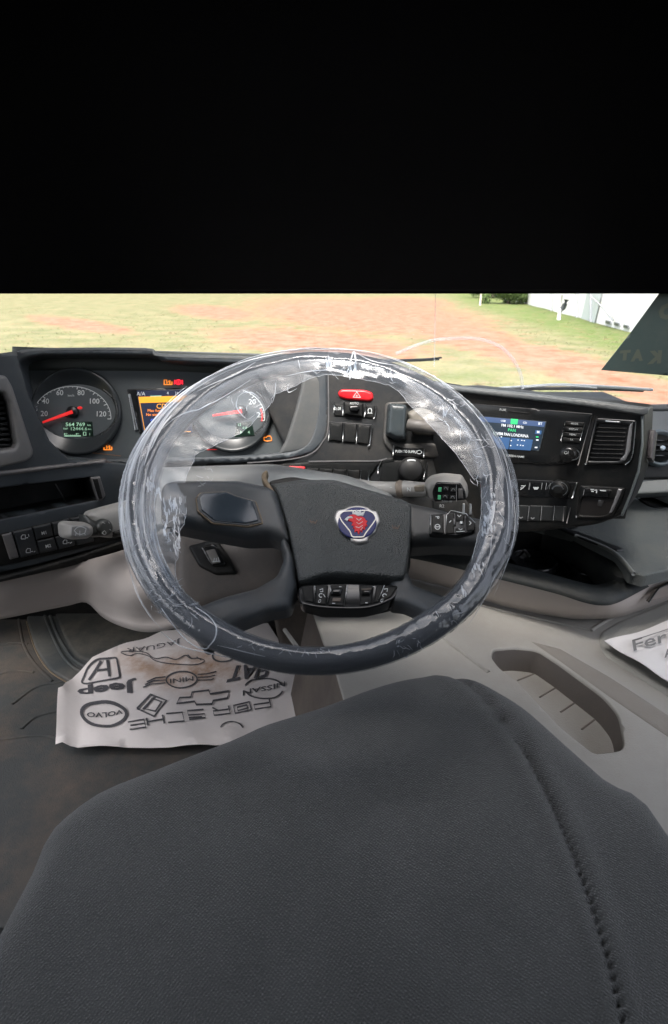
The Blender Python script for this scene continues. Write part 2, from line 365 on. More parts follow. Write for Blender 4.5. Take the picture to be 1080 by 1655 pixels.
# ================================================================== SETTING OUTSIDE
def dirtmask(px, py):
    # red earth, traced where it lies on the field
    def blob(x, y, rx, ry, rot=0):
        c, s = math.cos(math.radians(rot)), math.sin(math.radians(rot)); dx, dy = px-x, py-y
        return max(0, 1-math.hypot((dx*c+dy*s)/rx, (-dx*s+dy*c)/ry))
    v = 0
    for b in ((600,512,260,36,4),(520,556,230,28,5),(900,588,260,22,14),(760,545,140,30,12),(880,580,160,26,10),(1000,618,150,26,10),(1080,640,120,16,8),
              (640,492,120,16,0),(350,505,90,14,5),(130,525,110,12,8),(1060,655,100,18,4),(500,590,160,14,0)): v = max(v, 1.5*blob(*b))
    if px > 705:                                 # the green verge keeps the dirt off
        edge = 478+(px-700)*.32
        if py < edge: v *= max(0, 1-(edge-py)/14)
    return min(1, v)
def ground():
    m = bpy.data.materials.new('field'); m.use_nodes = True; N = m.node_tree.nodes; L = m.node_tree.links; b = N['Principled BSDF']
    b.inputs['Roughness'].default_value = .95; b.inputs['Specular IOR Level'].default_value = .1
    tc = N.new('ShaderNodeTexCoord'); mp = N.new('ShaderNodeMapping'); L.new(tc.outputs['Object'], mp.inputs[0])
    def noise(s, d=6, r=.6, dist=0):
        n = N.new('ShaderNodeTexNoise'); n.inputs['Scale'].default_value = s; n.inputs['Detail'].default_value = d; n.inputs['Roughness'].default_value = r
        n.inputs['Distortion'].default_value = dist; L.new(mp.outputs[0], n.inputs['Vector']); return n.outputs['Fac']
    def mr(x, a, c, lo=0, hi=1):
        r = N.new('ShaderNodeMapRange'); r.inputs[1].default_value = a; r.inputs[2].default_value = c; r.inputs[3].default_value = lo; r.inputs[4].default_value = hi; L.new(x, r.inputs[0]); return r.outputs[0]
    def mix(f, a, c):
        x = N.new('ShaderNodeMix'); x.data_type = 'RGBA'; L.new(f, x.inputs[0])
        for k, q in ((6, a), (7, c)):
            if isinstance(q, tuple): x.inputs[k].default_value = (*q, 1)
            else: L.new(q, x.inputs[k])
        return x.outputs[2]
    def ma(op, a, c):
        x = N.new('ShaderNodeMath'); x.operation = op
        for k, q in ((0, a), (1, c)):
            if isinstance(q, float): x.inputs[k].default_value = q
            else: L.new(q, x.inputs[k])
        return x.outputs[0]
    g = mix(mr(noise(.55, 10, .72), .40, .60), (.21,.185,.10), (.075,.095,.03))
    g = mix(mr(noise(2.2, 10, .8), .42, .62), g, (.19,.17,.105))
    g = mix(mr(noise(7, 8, .8), .5, .72), g, (.07,.085,.03))
    at = N.new('ShaderNodeAttribute'); at.attribute_name = 'lush'
    g = mix(ma('MULTIPLY', at.outputs['Fac'], mr(noise(1.5, 8, .7), .25, .7)), g, (.065,.12,.02))
    e = mix(mr(noise(1.1, 10, .8), .38, .62), (.21,.075,.042), (.26,.17,.12))
    at2 = N.new('ShaderNodeAttribute'); at2.attribute_name = 'dirt'
    f = mr(ma('ADD', at2.outputs['Fac'], ma('MULTIPLY', ma('SUBTRACT', noise(.9, 9, .72), .5), 2.6)), .14, .62)
    L.new(mix(f, g, e), b.inputs['Base Color'])
    Ys = np.concatenate([np.arange(-6, 12, 3), 12*1.018**np.arange(0, 140), [200, 300, 500, 900]])
    V = []; nx = 121; dm = []; lu = []
    for Y in Ys:
        hw = max(14, Y*1.0) if Y < 190 else 900
        for i in range(nx):
            x = hw*(2*i/(nx-1)-1); z = .06*math.sin(x*.31+Y*.2)*math.sin(Y*.17+1) if Y < 100 else 0
            V.append((x, Y, z))
            if Y > 5:
                px, py = proj(V[-1]); dm.append(dirtmask(px, py)); ed = 478+(px-700)*.32
                lu.append(max(0, min(1, (px-690)/60))*max(0, min(1, (ed+6-py)/20)) + .5*max(0, 1-math.hypot((px-760)/90, (py-610)/16)))
            else: dm.append(0); lu.append(0)
    Fc = [[r*nx+i, r*nx+i+1, (r+1)*nx+i+1, (r+1)*nx+i] for r in range(len(Ys)-1) for i in range(nx-1)]
    o = mk('ground', None, V, Fc, m, True); o['kind'] = 'structure'
    for nm, a in (('dirt', dm), ('lush', lu)):
        q = o.data.attributes.new(nm, 'FLOAT', 'POINT'); q.data.foreach_set('value', [float(k) for k in a])
    return V, dm
ground()
# grass tufts: crossed blades over the nearer field
GT = mat('grass_blade', (.18,.19,.09), .9, var=.25, vs=3, spec=.1)
V = []; Fc = []
for _ in range(9000):
    Y = 11+55*rng.random()**1.6; x = (rng.random()*2-1)*Y*.75
    px, py = proj(np.array([x, Y, 0.]))
    if not (-40 < px < 1120 and 470 < py < 680) or dirtmask(px, py)+.35*(rng.random()-.5) > .22: continue
    for k in range(4):
        a = rng.random()*6.28; h = .02+.045*rng.random(); w = .02+.02*rng.random(); dx, dy = math.cos(a), math.sin(a); s = len(V)
        ox, oy = (rng.random(2)-.5)*.16
        V += [(x+ox-dx*w, Y+oy-dy*w, .012), (x+ox+dx*w, Y+oy+dy*w, .012), (x+ox+dy*h*1.6, Y+oy-dx*h*1.6, .012+h*.45)]; Fc.append([s, s+1, s+2])
gr = mk('grass', None, V, Fc, GT, False); gr['kind'] = 'stuff'
def outside():
    WALL = mat('white_building_wall', (.8,.8,.8), .8, var=.04, vs=1)
    t = thing('warehouse', 'long white building standing beyond the grass at the upper right', 'building', wz(930,520,0))
    a = wz(835,487,0); b = wz(1075,552,0); d = (b-a)/np.linalg.norm(b-a); back = np.array([-d[1], d[0], 0])
    if back @ (a-CAM*[1,1,0]) < 0: back = -back
    b = b+d*8; H = 6.0; L = np.linalg.norm(b-a); zz = np.array([0,0,1.])
    q = [a, b, b+back*14, a+back*14]; V = [p for p in q]+[p+zz*H for p in q]
    mk('wall', t, V, [[0,1,5,4],[1,2,6,5],[2,3,7,6],[3,0,4,7]], WALL, False)
    RF = mat('metal_roof', (.6,.62,.64), .5, var=.1, vs=2); ov = back*.4
    mk('roof', t, [a+zz*(H+.05)-ov, b+zz*(H+.05)-ov, b+back*14+zz*(H+.05), a+back*14+zz*(H+.05), a+back*7+zz*(H+1.6), b+back*7+zz*(H+1.6)], [[0,1,5,4],[4,5,2,3],[0,4,3],[1,2,5]], RF, False)
    SW = Plane(a-back*.05, back); WD = mat('window_dark', (.05,.06,.07), .3); FR = mat('window_frame_grey', (.35,.36,.38), .5)
    for i, (x, y) in enumerate(((983,521),(997,524),(1012,528))):
        g = relief('window', t, [(x-4,y-4),(x+5,y-2),(x+5,y+4),(x-4,y+2)], SW, FR, .05, .5, .04)
        relief('pane', g, [(x-3,y-3),(x+4,y-1.4),(x+4,y+3),(x-3,y+1)], SW, WD, .06, .3, .0, off=.05)
    for x0, x1, yb in ((893,893,504),(935,934,517),(958,957,524)):
        tube('downpipe', t, [SW.pt(x0, yb, .1), SW.pt(x1, yb-75, .1)], .06, FR, 6)
    mk('wall_band', t, [SW.pt(940,516,.04), SW.pt(962,523,.04), SW.pt(975,470,.04), SW.pt(952,462,.04)], [[0,1,2,3]], mat('wall_panel_grey', (.5,.55,.55), .8), False)  # flat grey panel set on the wall
    tube('cable', t, [SW.pt(962,478,.3), SW.pt(982,497,.25), SW.pt(996,518,.15)], .05, FR, 5)
    # post with dark banner
    p = wz(903,517,0); t = thing('sign_post', 'short white post with a dark twisted flag in front of the white building', 'post', p)
    tube('pole', t, [p, p+zz*1.6], [.12,.05], mat('post_white', (.7,.7,.7), .6), 8)
    tube('flag', t, [wp(906,506,p[1]), wp(909,498,p[1]), wp(914,491,p[1]), wp(916,484,p[1])], [.10,.22,.14,.2], mat('flag_dark', (.07,.08,.09), .8), 6)
    p = wz(776,494,0); t = thing('marker_post', 'pale thin post at the edge of the grass left of the tree', 'post', p)
    tube('pole', t, [p, p+zz*2.6], [.10,.08], mat('post_pale', (.5,.42,.36), .8), 8)
    # trees
    BK = mat('bark', (.12,.09,.07), .9, var=.3, vs=4)
    def tree(label, px, py, H, R, col, n, base=None):
        p = wz(px, py, 0); t = thing('tree', label, 'tree', p, 'trees beyond the field'); LF = mat('leaves_%d' % int(px), col, .8, var=.45, vs=1.5, spec=.2)
        tube('trunk', t, [p, p+zz*H*.35, p+zz*H*.6+np.array([.2,0,0])], [.25,.18,.08], BK, 8)
        for k in range(5):
            a = k*1.3; tube('limb', t, [p+zz*H*.33, p+zz*H*.6+np.array([math.cos(a), math.sin(a), 0])*R*.6], [.1,.04], BK, 6)
        V = []; Fc = []; cl = [(rng.normal(size=3)*np.array([R*.5,R*.4,H*.16])+p+zz*H*.24, .35+R*.22*rng.random()) for _ in range(34)]
        for _ in range(n):
            c, r = cl[rng.integers(len(cl))]; u = rng.normal(size=3); u /= np.linalg.norm(u); q = c+u*r*(rng.random()**.4)
            e1 = rng.normal(size=3); e1 /= np.linalg.norm(e1); e2 = np.cross(e1, u); s = len(V); z = .10+.12*rng.random()
            V += [q-e1*z, q+e2*z*.5, q+e1*z, q-e2*z*.5]; Fc.append([s,s+1,s+2,s+3])
        cr_ = mk('crown', t, V, Fc, LF, False)
    tree('low bushy green tree in front of the white building', 822, 491, 5.2, 3.6, (.10,.15,.05), 12000)
    tree('farther dark green tree left of the bushy one', 797, 481, 7, 4.4, (.07,.11,.05), 12000)
    tree('slim tree at the right end of the tree group', 856, 490, 5, 1.8, (.13,.19,.06), 5000)
outside()
# ================================================================== CAB SHELL
cabfloor_z = CZ-.86
def shell():
    s = struct('cab_shell')
    # firewall, floor and linings close the cab round the camera; side windows and windscreen stay open
    boxw('firewall', s, (-1.15,1.30,CZ-1.3), (1.25,1.36,CZ-.42), BLK)
    # unseen roof; its open hatch is added to let sky light into the cab
    for lo, hi in (((-1.15,-1.0),(1.25,.48)), ((-1.15,.92),(1.25,1.28)), ((-1.15,.48),(-.42,.92)), ((.42,.48),(1.25,.92))):
        boxw('unseen_roof_panel', s, (*lo, CZ+.62), (*hi, CZ+.66), CABWALL)
    boxw('rear_wall', s, (-1.15,-1.05,CZ-1.3), (1.25,-1.0,CZ+.62), CABWALL)
    for x in (-1.16, 1.21): boxw('rear_side', s, (x,-1.0,CZ-.5), (x+.03,-.40,CZ+.62), CABWALL)
    boxw('door_lining', s, (-1.17,-1.0,CZ-1.3), (-1.12,1.3,CZ-.42), CABWALL)
    boxw('door_lining', s, (1.20,-1.0,CZ-1.3), (1.25,1.3,CZ-.42), CABWALL)
    for x in (-1.14, 1.22): tube('pillar', s, [(x,1.30,CZ-.3),(x,1.2,CZ+.64)], .03, CABWALL, 8)
    # added black roller blind, blacks out the view through the upper windscreen
    PB = Plane(np.array([0,1.20,CZ-.03]), np.array([0,-1.,0]))
    z0 = wp(540,474.5,1.20)[2]
    b = struct('added_blind'); n = 40; V = []; Fc = []
    for j, z in enumerate((z0, z0+.006, z0+.3, CZ+.62)):
        for i in range(n+1): x = -1.13+2.34*i/n; V.append((x, 1.20+(.004*math.sin(i*1.7) if j > 1 else 0), z))
    for j in range(3):
        for i in range(n): a = j*(n+1)+i; Fc.append([a, a+1, a+n+2, a+n+1])
    o = mk('added_blind_cloth', b, V, Fc, ADDED_BLIND, True); md = o.modifiers.new('s', 'SOLIDIFY'); md.thickness = .002
    tube('added_blind_hem', b, [(-1.13,1.204,z0+.005),(1.21,1.204,z0+.005)], .005, ADDED_BLIND, 8)
    # windscreen
    g = thing('windscreen', 'clear windscreen with haze painted into its glass, in front of the dashboard', 'windscreen', (0,1.27,CZ-.42))
    n = 16; V = []; Fc = []
    for j, (y, z) in enumerate(((1.27,-.42),(1.25,-.1),(1.22,.64))):
        for i in range(n+1): x = -1.13+2.34*i/n; V.append((x, y+.03-.05*(x/1.15)**2, CZ+z))
    for j in range(2):
        for i in range(n): a = j*(n+1)+i; Fc.append([a, a+1, a+n+2, a+n+1])
    mk('glass', g, V, Fc, GLASS, True)
shell()
# ================================================================== FLOOR, TUNNEL, SEAT
def zpl(z): return Plane(np.array([0,0,CZ+z]), np.array([0,0,1.]))
def floor():
    s = struct('floor'); ZF = zpl(-.86)
    boxw('floor_pan', s, (-1.15,-1.0,CZ-.92), (1.25,1.32,CZ-.875), RUB)
    relief('rubber_mat', s, [(-220,975),(560,975),(560,1180),(500,1500),(-350,1500)], ZF, RUB, .002, 4, .014, 30)
    for a in ([(28,985),(38,1040),(55,1072),(85,1102)], [(-30,1050),(20,1040),(45,1042)], [(-20,1100),(20,1085),(55,1088)],
              [(20,1140),(60,1112),(110,1102)], [(35,1180),(60,1160),(98,1150)], [(-20,1200),(60,1190),(95,1195)]):
        P = cr(a, 6, False); tube('mat_rib', s, [ZF.pt(x, y, .002) for x, y in P], .0035, RUB, 6)
    # raised moulded tray beside the pedals
    t = thing('footwell_tray', 'raised dark moulded footrest tray under the beige panel at the left', 'footrest', ZF.pt(120,1080)); ZT = zpl(-.853)
    o = rnd([(42,1000),(56,960),(330,930),(345,1040),(300,1062),(190,1115),(118,1108),(80,1085),(58,1052)], [10,8,5,5,20,20,20,12,12])
    relief('tray_plate', t, o, ZT, mat('tray_rubber', (.05,.058,.062), .55, 500, .3, .2, 8, .3), .006, 5, .01, 12)
    i = rnd([(84,985),(84,940),(310,935),(320,1020),(230,1062),(150,1078),(122,1066),(108,1040)], [5,5,5,5,12,16,14,10])
    relief('tray_inner_panel', t, i, ZT, mat('tray_inner', (.045,.048,.046), .7, 500, .3, .35, 14, .35), .010, 5, .01, 12, off=.004)
    for q in ([(76,980),(90,1020),(108,1054),(124,1072),(150,1083),(190,1078)], [(68,985),(84,1026),(102,1062),(120,1082),(150,1094),(200,1090)]):
        tube('raised_rib', t, [ZT.pt(x, y, .006) for x, y in cr(q, 5, False)], .004, mat('tray_rubber', (0,0,0)), 8)
    tube('worn_edge', t, [ZT.pt(x, y, .001) for x, y in cr([(43,1005),(58,1052),(80,1085),(112,1106)], 5, False)], .0016, TAN, 6)
floor()
ZTU = zpl(-.60)
def tunnel():
    s = struct('engine_tunnel')
    pocket = rnd([(794,1064),(797,1053),(832,1050),(868,1054),(902,1076),(975,1130),(1000,1160),(1010,1215),(960,1222),(905,1178),(840,1108),(805,1080)], [6,6,10,10,16,16,14,14,10,8,8,8])
    out = [(500,975),(640,930),(1300,880),(1500,1420),(930,1420),(860,1250),(590,1180),(560,1150),(540,1080),(522,1040)]
    relief('cover', s, [out, pocket], ZTU, BEI2, .004, 3, .02, 14)
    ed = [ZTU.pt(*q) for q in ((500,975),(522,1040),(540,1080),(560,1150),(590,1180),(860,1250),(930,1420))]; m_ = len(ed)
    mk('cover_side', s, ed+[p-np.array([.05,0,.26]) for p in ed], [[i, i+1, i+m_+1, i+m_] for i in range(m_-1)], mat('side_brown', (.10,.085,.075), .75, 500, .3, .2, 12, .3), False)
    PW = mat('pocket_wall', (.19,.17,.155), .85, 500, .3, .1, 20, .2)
    # pocket walls (deep skirt) and floor
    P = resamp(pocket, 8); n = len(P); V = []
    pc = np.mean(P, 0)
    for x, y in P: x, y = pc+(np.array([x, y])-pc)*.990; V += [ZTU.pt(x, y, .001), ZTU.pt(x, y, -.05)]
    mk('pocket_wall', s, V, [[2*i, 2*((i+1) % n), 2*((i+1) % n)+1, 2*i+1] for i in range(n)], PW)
    ZP = zpl(-.645)
    relief('pocket_floor', s, [(770,1030),(900,1030),(1060,1150),(1060,1240),(900,1240),(770,1090)], ZP, BEI2, .001, 2, 0, 20)
    for a, b in (((836,1101),(868,1088)), ((872,1128),(902,1110)), ((906,1152),(936,1132)), ((940,1180),(966,1160))):
        tube('pocket_rib', s, [ZP.pt(*a, .001), ZP.pt(*b, .001)], .0016, PW, 6)
    # raised steps of the tunnel and the darker worn channel
    relief('worn_channel', s, [(858,1040),(905,1052),(985,1098),(1080,1160),(1200,1240),(1200,1275),(1075,1192),(985,1130),(905,1072)], ZTU, mat('channel_beige', (.25,.235,.21), .75, 500, .3, .1, 20, .3, (.2,.16,.13)), .0015, 6, .003, 14, off=.004)
    relief('raised_pad', s, rnd([(966,1028),(1000,1008),(1130,955),(1300,1000),(1300,1260),(1110,1150),(1010,1085),(972,1060)], [14,10,5,5,5,30,20,14]), ZTU, BEI3, .003, 8, .004, 16, off=.004)
    for q in ([(955,1022),(985,1004),(1040,985),(1100,962)], [(640,955),(760,978),(900,1010),(955,1022)], [(500,1075),(460,1020)], [(690,1010),(730,1045),(790,1090)]):
        tube('moulded_edge', s, [ZTU.pt(x, y, .003) for x, y in cr(q, 6, False)], .004, BEI2, 8)
tunnel()
def weave(m):
    N = m.node_tree.nodes; L = m.node_tree.links; b = N['Principled BSDF']; tc = N.new('ShaderNodeTexCoord'); hs = []
    for k, rot in enumerate((.6, -.9)):
        mp = N.new('ShaderNodeMapping'); mp.inputs['Rotation'].default_value = (0, 0, rot); L.new(tc.outputs['Object'], mp.inputs[0])
        w = N.new('ShaderNodeTexWave'); w.inputs['Scale'].default_value = 120; w.inputs['Distortion'].default_value = 1.5; w.inputs['Detail'].default_value = 1; L.new(mp.outputs[0], w.inputs['Vector']); hs.append(w)
    a = N.new('ShaderNodeMath'); L.new(hs[0].outputs['Fac'], a.inputs[0]); L.new(hs[1].outputs['Fac'], a.inputs[1])
    bp = N.new('ShaderNodeBump'); bp.inputs['Strength'].default_value = .35; bp.inputs['Distance'].default_value = .0010; L.new(a.outputs[0], bp.inputs['Height'])
    old = b.inputs['Normal'].links[0].from_socket; L.new(old, bp.inputs['Normal']); L.new(bp.outputs[0], b.inputs['Normal'])
    b.inputs['Sheen Weight'].default_value = .3; b.inputs['Sheen Roughness'].default_value = .6
weave(SEATM)
def seat():
    t = thing('driver_seat', 'dark grey cloth driver seat cushion at the bottom edge', 'seat', zpl(-.52).pt(620,1300)); S = zpl(-.53)
    def crown(px, py): return 0
    o = cr([(255,1225),(368,1182),(430,1154),(520,1126),(600,1099),(660,1083),(712,1077),(760,1082),(800,1098),(850,1128),(912,1182),(985,1245),(1090,1340),(1300,1800),(700,1960),(-60,1800),(40,1400),(120,1290)], 4)
    seam = [(722,1077),(744,1098),(777,1133),(815,1180),(868,1270),(925,1400),(985,1600),(1040,1860)]
    SA = np.array(cr(seam, 12, False))
    def ex(px, py):
        d = np.hypot(SA[:,0]-px, SA[:,1]-py).min()
        return -.0060*math.exp(-(d/5)**2) + .003*math.exp(-((d-20)/14)**2) + .002*math.sin(px*.021+1)*math.sin(py*.013)
    relief('cushion', t, o, S, SEATM, .05, 60, .16, 6, off=-.035, extra=ex, prof=(.03,.08,.16,.28,.42,.6,.8,1))
    relief('seat_pan', t, [(420,1290),(880,1290),(1000,1800),(200,1800)], zpl(-.72), SEATB, .01, 8, .14, 30)
seat()
# ================================================================== PAPER MATS
def rot_txt(t, s, px, py, h, S, ex, ey, m=None, wide=None, bold=0.0, off=.002): return txt('lettering', t, s, px, py, h, S, m or INK, ex, ey, off, wide, bold)
def papers():
    S = zpl(-.835)
    t = thing('paper_floor_mat', 'white paper floor mat printed with grey car logos and brown footprints, under the wheel', 'paper mat', S.pt(300,1120))
    o = [(92,1212),(95,1180),(96,1140),(97,1124),(104,1121),(108,1112),(122,1092),(150,1065),(176,1052),(205,1041),(240,1030),(262,1021),(330,1016),(388,1013),(433,1008),(446,1028),(470,1062),(492,1094),(512,1126),(520,1150),(500,1205)]
    def ex(px, py): return .004*abs(math.sin(px*.021+py*.034+1)) + .003*abs(math.sin(px*.043-py*.028)) + .006*math.sin(px*.035+py*.02)*math.sin(py*.05)*.5 + .018*math.exp(-((px-100)/14)**2)
    p = relief('sheet', t, o, S, PAPD, .0, 0, .001, 12, extra=ex)
    b = BASE[p.name]; at = p.data.attributes.new('dirt', 'FLOAT', 'POINT'); vals = []
    for v in p.data.vertices:
        px, py = proj(np.array(v.co)+b); vals.append(float(min(1, max(0, 1.5*(1-math.hypot((px-315)/110, (py-1085)/48))+.0))+min(1, max(0, .9*(1-math.hypot((px-215)/45, (py-1070)/28))))))
    at.data.foreach_set('value', vals)
    class OS:
        n = S.n
        def pt(s, px, py, off=0): return S.pt(px, py, off+ex(px, py))
    Q = OS()
    G = []
    def st(pts, w, closed=False): G.append(rib_geo(pts, Q, w, .0022, closed))
    ex1, ey1 = (-1,.09), (.12,1)
    rot_txt(t, 'JAGUAR', 249, 1048, 8, Q, (-1,.16), (.0,1), wide=88, bold=-.005)
    st(cr([(196,1057),(210,1064),(222,1060),(240,1064),(252,1072),(275,1076),(300,1077),(320,1076),(331,1070),(322,1066),(308,1067),(300,1063),(285,1070),(268,1066),(250,1068),(236,1058),(214,1056)], 4), 1.5, True)
    st([(304,1062),(311,1068)], 1.6); st([(318,1064),(326,1069)], 1.6)
    st(rnd([(131,1104),(142,1080),(158,1068),(189,1065),(195,1100),(188,1102),(140,1107)], [6,8,8,4,5,4,4]), 3.0, True)
    st([(144,1101),(156,1084),(164,1071)], 4.5); st([(178,1098),(176,1084),(174,1069)], 4.5); st([(157,1086),(176,1085)], 4)
    st(ell(294,1101,25,13.5,30), 2.4, True); rot_txt(t, 'MINI', 294, 1101, 8, Q, (-1,.08), (.08,1), wide=38)
    for k, y in enumerate((-5, 0, 5)):
        st([(268,1101+y),(252-4*k,1105+y)], 1.8); st([(252-4*k,1105+y),(238-3*k,1111+y*.8)], 1.8)
        st([(320,1098+y),(334+4*k,1097+y)], 1.8); st([(334+4*k,1097+y),(350-2*k,1094+y*1.1)], 1.8)
    rot_txt(t, 'Jeep', 174, 1119, 15, Q, (-1,.10), (.05,1), wide=97, bold=.035)
    st(ell(169,1157,36,19,34), 5.2, True); rot_txt(t, 'VOLVO', 170, 1156, 7, Q, (-1,.13), (.05,1), wide=58, bold=.02)
    st([(222,1148),(244,1126),(252,1129),(232,1150)], 3); st([(222,1148),(250,1163),(270,1138),(243,1126)], 3.2); st([(232,1148),(252,1155),(262,1140),(247,1133)], 3.2, True)
    st([(286,1143),(291,1132),(309,1131),(311,1123),(338,1120),(340,1126),(371,1120),(368,1130),(345,1136),(343,1141),(318,1143),(315,1138)], 3, True)
    rot_txt(t, 'FIAT', 403, 1090, 25, Q, (-1,.16), (-.35,1), wide=66, bold=.03)
    st(ell(362,1064,18,10,20,150,400), 2.6)
    st(ell(427,1117,31,17,20,20,165), 2.4); st(ell(427,1117,31,17,20,200,345), 2.4); rot_txt(t, 'NISSAN', 427, 1117, 8, Q, (-1,.22), (.0,1), wide=70, bold=.01)
    # outlined wide letters along the near edge
    for ch, x, y in (('P',424,1143),('O',392,1147),('R',358,1151),('S',318,1158),('C',284,1165),('H',252,1170),('E',222,1176)):
        w = 13; a = lambda u, v: (x-u*w+v*1.5, y+v*6.5+u*1.8)
        L = {'P': [[(-1,1),(-1,-1),(1,-1),(1,.15),(-.9,.15)]], 'O': [[(-1,-1),(1,-1),(1,1),(-1,1),(-1,-1)],[(-.6,-.4),(.6,-.4),(.6,.4),(-.6,.4),(-.6,-.4)]],
             'R': [[(-1,1),(-1,-1),(1,-1),(1,.1),(-.9,.1)],[(.4,.1),(1,1)]], 'S': [[(1,-1),(-1,-1),(-1,0),(1,0),(1,1),(-1,1)],[(1,-.6),(-.6,-.6)]],
             'C': [[(1,-1),(-1,-1),(-1,1),(1,1)]], 'H': [[(-1,-1),(-1,1)],[(1,-1),(1,1)],[(-1,0),(1,0)]], 'E': [[(1,-1),(-1,-1),(-1,1),(1,1)],[(-1,0),(.8,0)]]}[ch]
        for l in L: st([a(*[c[0], -c[1]]) for c in l], 2.4)
    st(ell(375,1182,18,12,16,10,170), 2.2)
    joined('printed_logos', t, G, INK)
    # right hand paper
    S2 = zpl(-.575); t = thing('paper_floor_mat', 'white paper floor mat with grey printed letters on the tunnel at the right edge', 'paper mat', S2.pt(1060,1050))
    def ex2(px, py): return .004*math.sin(px*.05)*math.sin(py*.06)
    relief('sheet', t, [(977,1037),(1010,1026),(1060,1010),(1150,978),(1250,1100),(1150,1130),(1080,1101),(1040,1077)], S2, PAP, 0, 0, .001, 12, extra=ex2)
    txt('lettering', t, 'Ferrari', 1022, 1048, 18, S2, mat('grey_ink_light', (.2,.2,.2), .8), (1,-.30), (-.16,-1), .006, 118, .01, align='LEFT')
    txt('lettering', t, 'AUDI', 1072, 1062, 12, S2, mat('grey_ink_light', (0,0,0)), (1,-.30), (-.16,-1), .006, 50, .02, align='LEFT')
    ribbon('underline', t, [(1022,1040),(1080,1021),(1140,1003)], S2, 1.5, MATS['grey_ink_light'], .006)
papers()
# ================================================================== DASHBOARD BODY
dash = thing('dashboard', 'wide dark plastic dashboard curving round the driver under the windscreen', 'dashboard', wp(540,900,1.1))
def dashboard():
    # dark mass behind the fascias
    boxw('body', dash, (-1.12,1.09,CZ-.62), (.62,1.29,CZ-.235), BLK)
    # top skin from the hood back to the windscreen
    def skin(name, fr, zback, m, th=.02):
        n = len(fr); V = []; Fc = []
        for p in fr:
            q = p.copy(); q[1] = 1.29; q[0] = p[0]*1.05; q[2] = CZ+zback
            V += [p-np.array([0,0,th*.4]), p, CAM+(p-CAM)*(1.12/p[1])-np.array([0,0,.006]), q]
        for i in range(n-1):
            for k in range(3): a = 4*i+k; Fc.append([a, a+4, a+5, a+1])
        return mk(name, dash, V, Fc, m)
    skin('top_skin', [PLF.pt(-260,560), PLF.pt(0,571), PHD.pt(28,567), PHD.pt(75,562), PHD.pt(235,562), PHD.pt(262,572), PHD.pt(400,576), PHD.pt(530,592)], -.31, TOP)
    skin('top_skin', [PCC.pt(500,594), PCC.pt(640,606), PRD.pt(742,624), PRD.pt(850,636), PRD.pt(950,647), PRD.pt(1048,660)], -.36, TOP)
    # instrument hood with its opening
    outer = [(12,575),(36,565),(76,562.5),(236,562.5),(262,572),(400,575.5),(530,592),(532,690),(522,716),(505,732),(470,742),(380,748),(210,751),(110,748),(74,734),(46,700),(26,640)]
    hole = cr([(34,600),(37,583),(60,576),(90,574),(240,575),(270,584),(400,590),(500,602),(514,640),(508,690),(490,722),(440,733),(330,738),(210,741),(120,739),(88,729),(64,703),(46,655)], 4)
    relief('instrument_hood', dash, [rnd(outer, 6), hole], PHD, DKL, .006, 4, .032, 14)
    ribbon('hood_edge', dash, cr([(31,584),(36,620),(43,652),(61,703),(84,729),(118,741)], 5, False), PHD, 1.8, MID, .0068)
    ribbon('hood_edge', dash, cr([(36,570),(76,565.5),(236,565.5),(262,575),(400,579)], 5, False), PHD, 4, TOP, .0068)
    # right cheek of the hood
    relief('hood_cheek', dash, rnd([(492,603),(513,608),(528,612),(530,690),(520,712),(500,728),(448,736),(462,712),(478,660)], 5), PHD, mat('cheek_plastic', (.075,.08,.082), .5, 900, .2, .1, 20, .15), .007, 5, .04, 10, off=-.002)
    ribbon('hood_edge', dash, cr([(530,606),(530,690),(521,714),(504,732),(470,742),(400,748)], 5, False), PHD, 2.0, MID, .0075)
    # left end: shelf over the storage slot, slot, lower fascia
    slot = rnd([(-40,793),(146,771),(157,807),(4,838),(-40,846)], 3)
    relief('left_fascia', dash, [[(-120,560),(-10,572),(27,575),(46,640),(80,712),(110,742),(208,750),(420,752),(425,800),(300,830),(220,868),(60,912),(-120,950)], slot, rnd([(-60,628),(5,632),(14,650),(26,718),(22,727),(-60,739)], 3)], PLF, DKL, .003, 3, .03, 14)
    relief('ledge', dash, [(-60,776),(0,769),(90,758),(170,748),(172,742),(90,750),(0,760),(-60,768)], PLF, MID, .006, 4, .01, 14, off=.002)
    Sb = PLF.sh(-.055); relief('slot_back', dash, [(-40,780),(170,755),(175,820),(-40,860)], Sb, BLK, .001, 1, .002, 30)
    P = resamp(slot, 10); n = len(P); V = []
    for x, y in P: V += [PLF.pt(x, y, .002), PLF.pt(x, y, .002)-PLF.n*.056]
    mk('slot_wall', dash, V, [[2*i, 2*((i+1) % n), 2*((i+1) % n)+1, 2*i+1] for i in range(n)], BLK)
    tube('slot_divider', dash, [Sb.pt(89,782,.002), Sb.pt(97,806,.03)], .0012, MID, 6)
    relief('slot_end', dash, rnd([(144,771),(160,769),(169,800),(163,808),(156,809)], 2), PLF, MID, .004, 2, .004, 6, off=.003)
    relief('slot_end_insert', dash, rnd([(147,773),(155,772),(163,804),(157,805)], 1.5), PLF, BLK, .002, 1, .002, 6, off=.0075)
    relief('lower_lip', dash, [(-60,945),(0,930),(60,915),(130,895),(196,873),(230,868),(232,880),(196,892),(100,918),(0,940),(-60,956)], PLF, BLK, .008, 4, .05, 14, off=.0)
    # switch fascia between cluster and centre stack
    relief('switch_fascia', dash, rnd([(400,590),(530,594),(640,606),(745,622),(790,640),(800,880),(600,860),(440,800),(300,790),(300,745),(470,742)], 4), PCC, DK, .004, 5, .03, 14)
    relief('fascia_step', dash, rnd([(380,752),(520,745),(608,744),(636,738),(640,748),(612,752),(590,783),(380,790)], 3), PCC, BLK, .005, 3, .01, 10, off=.004)
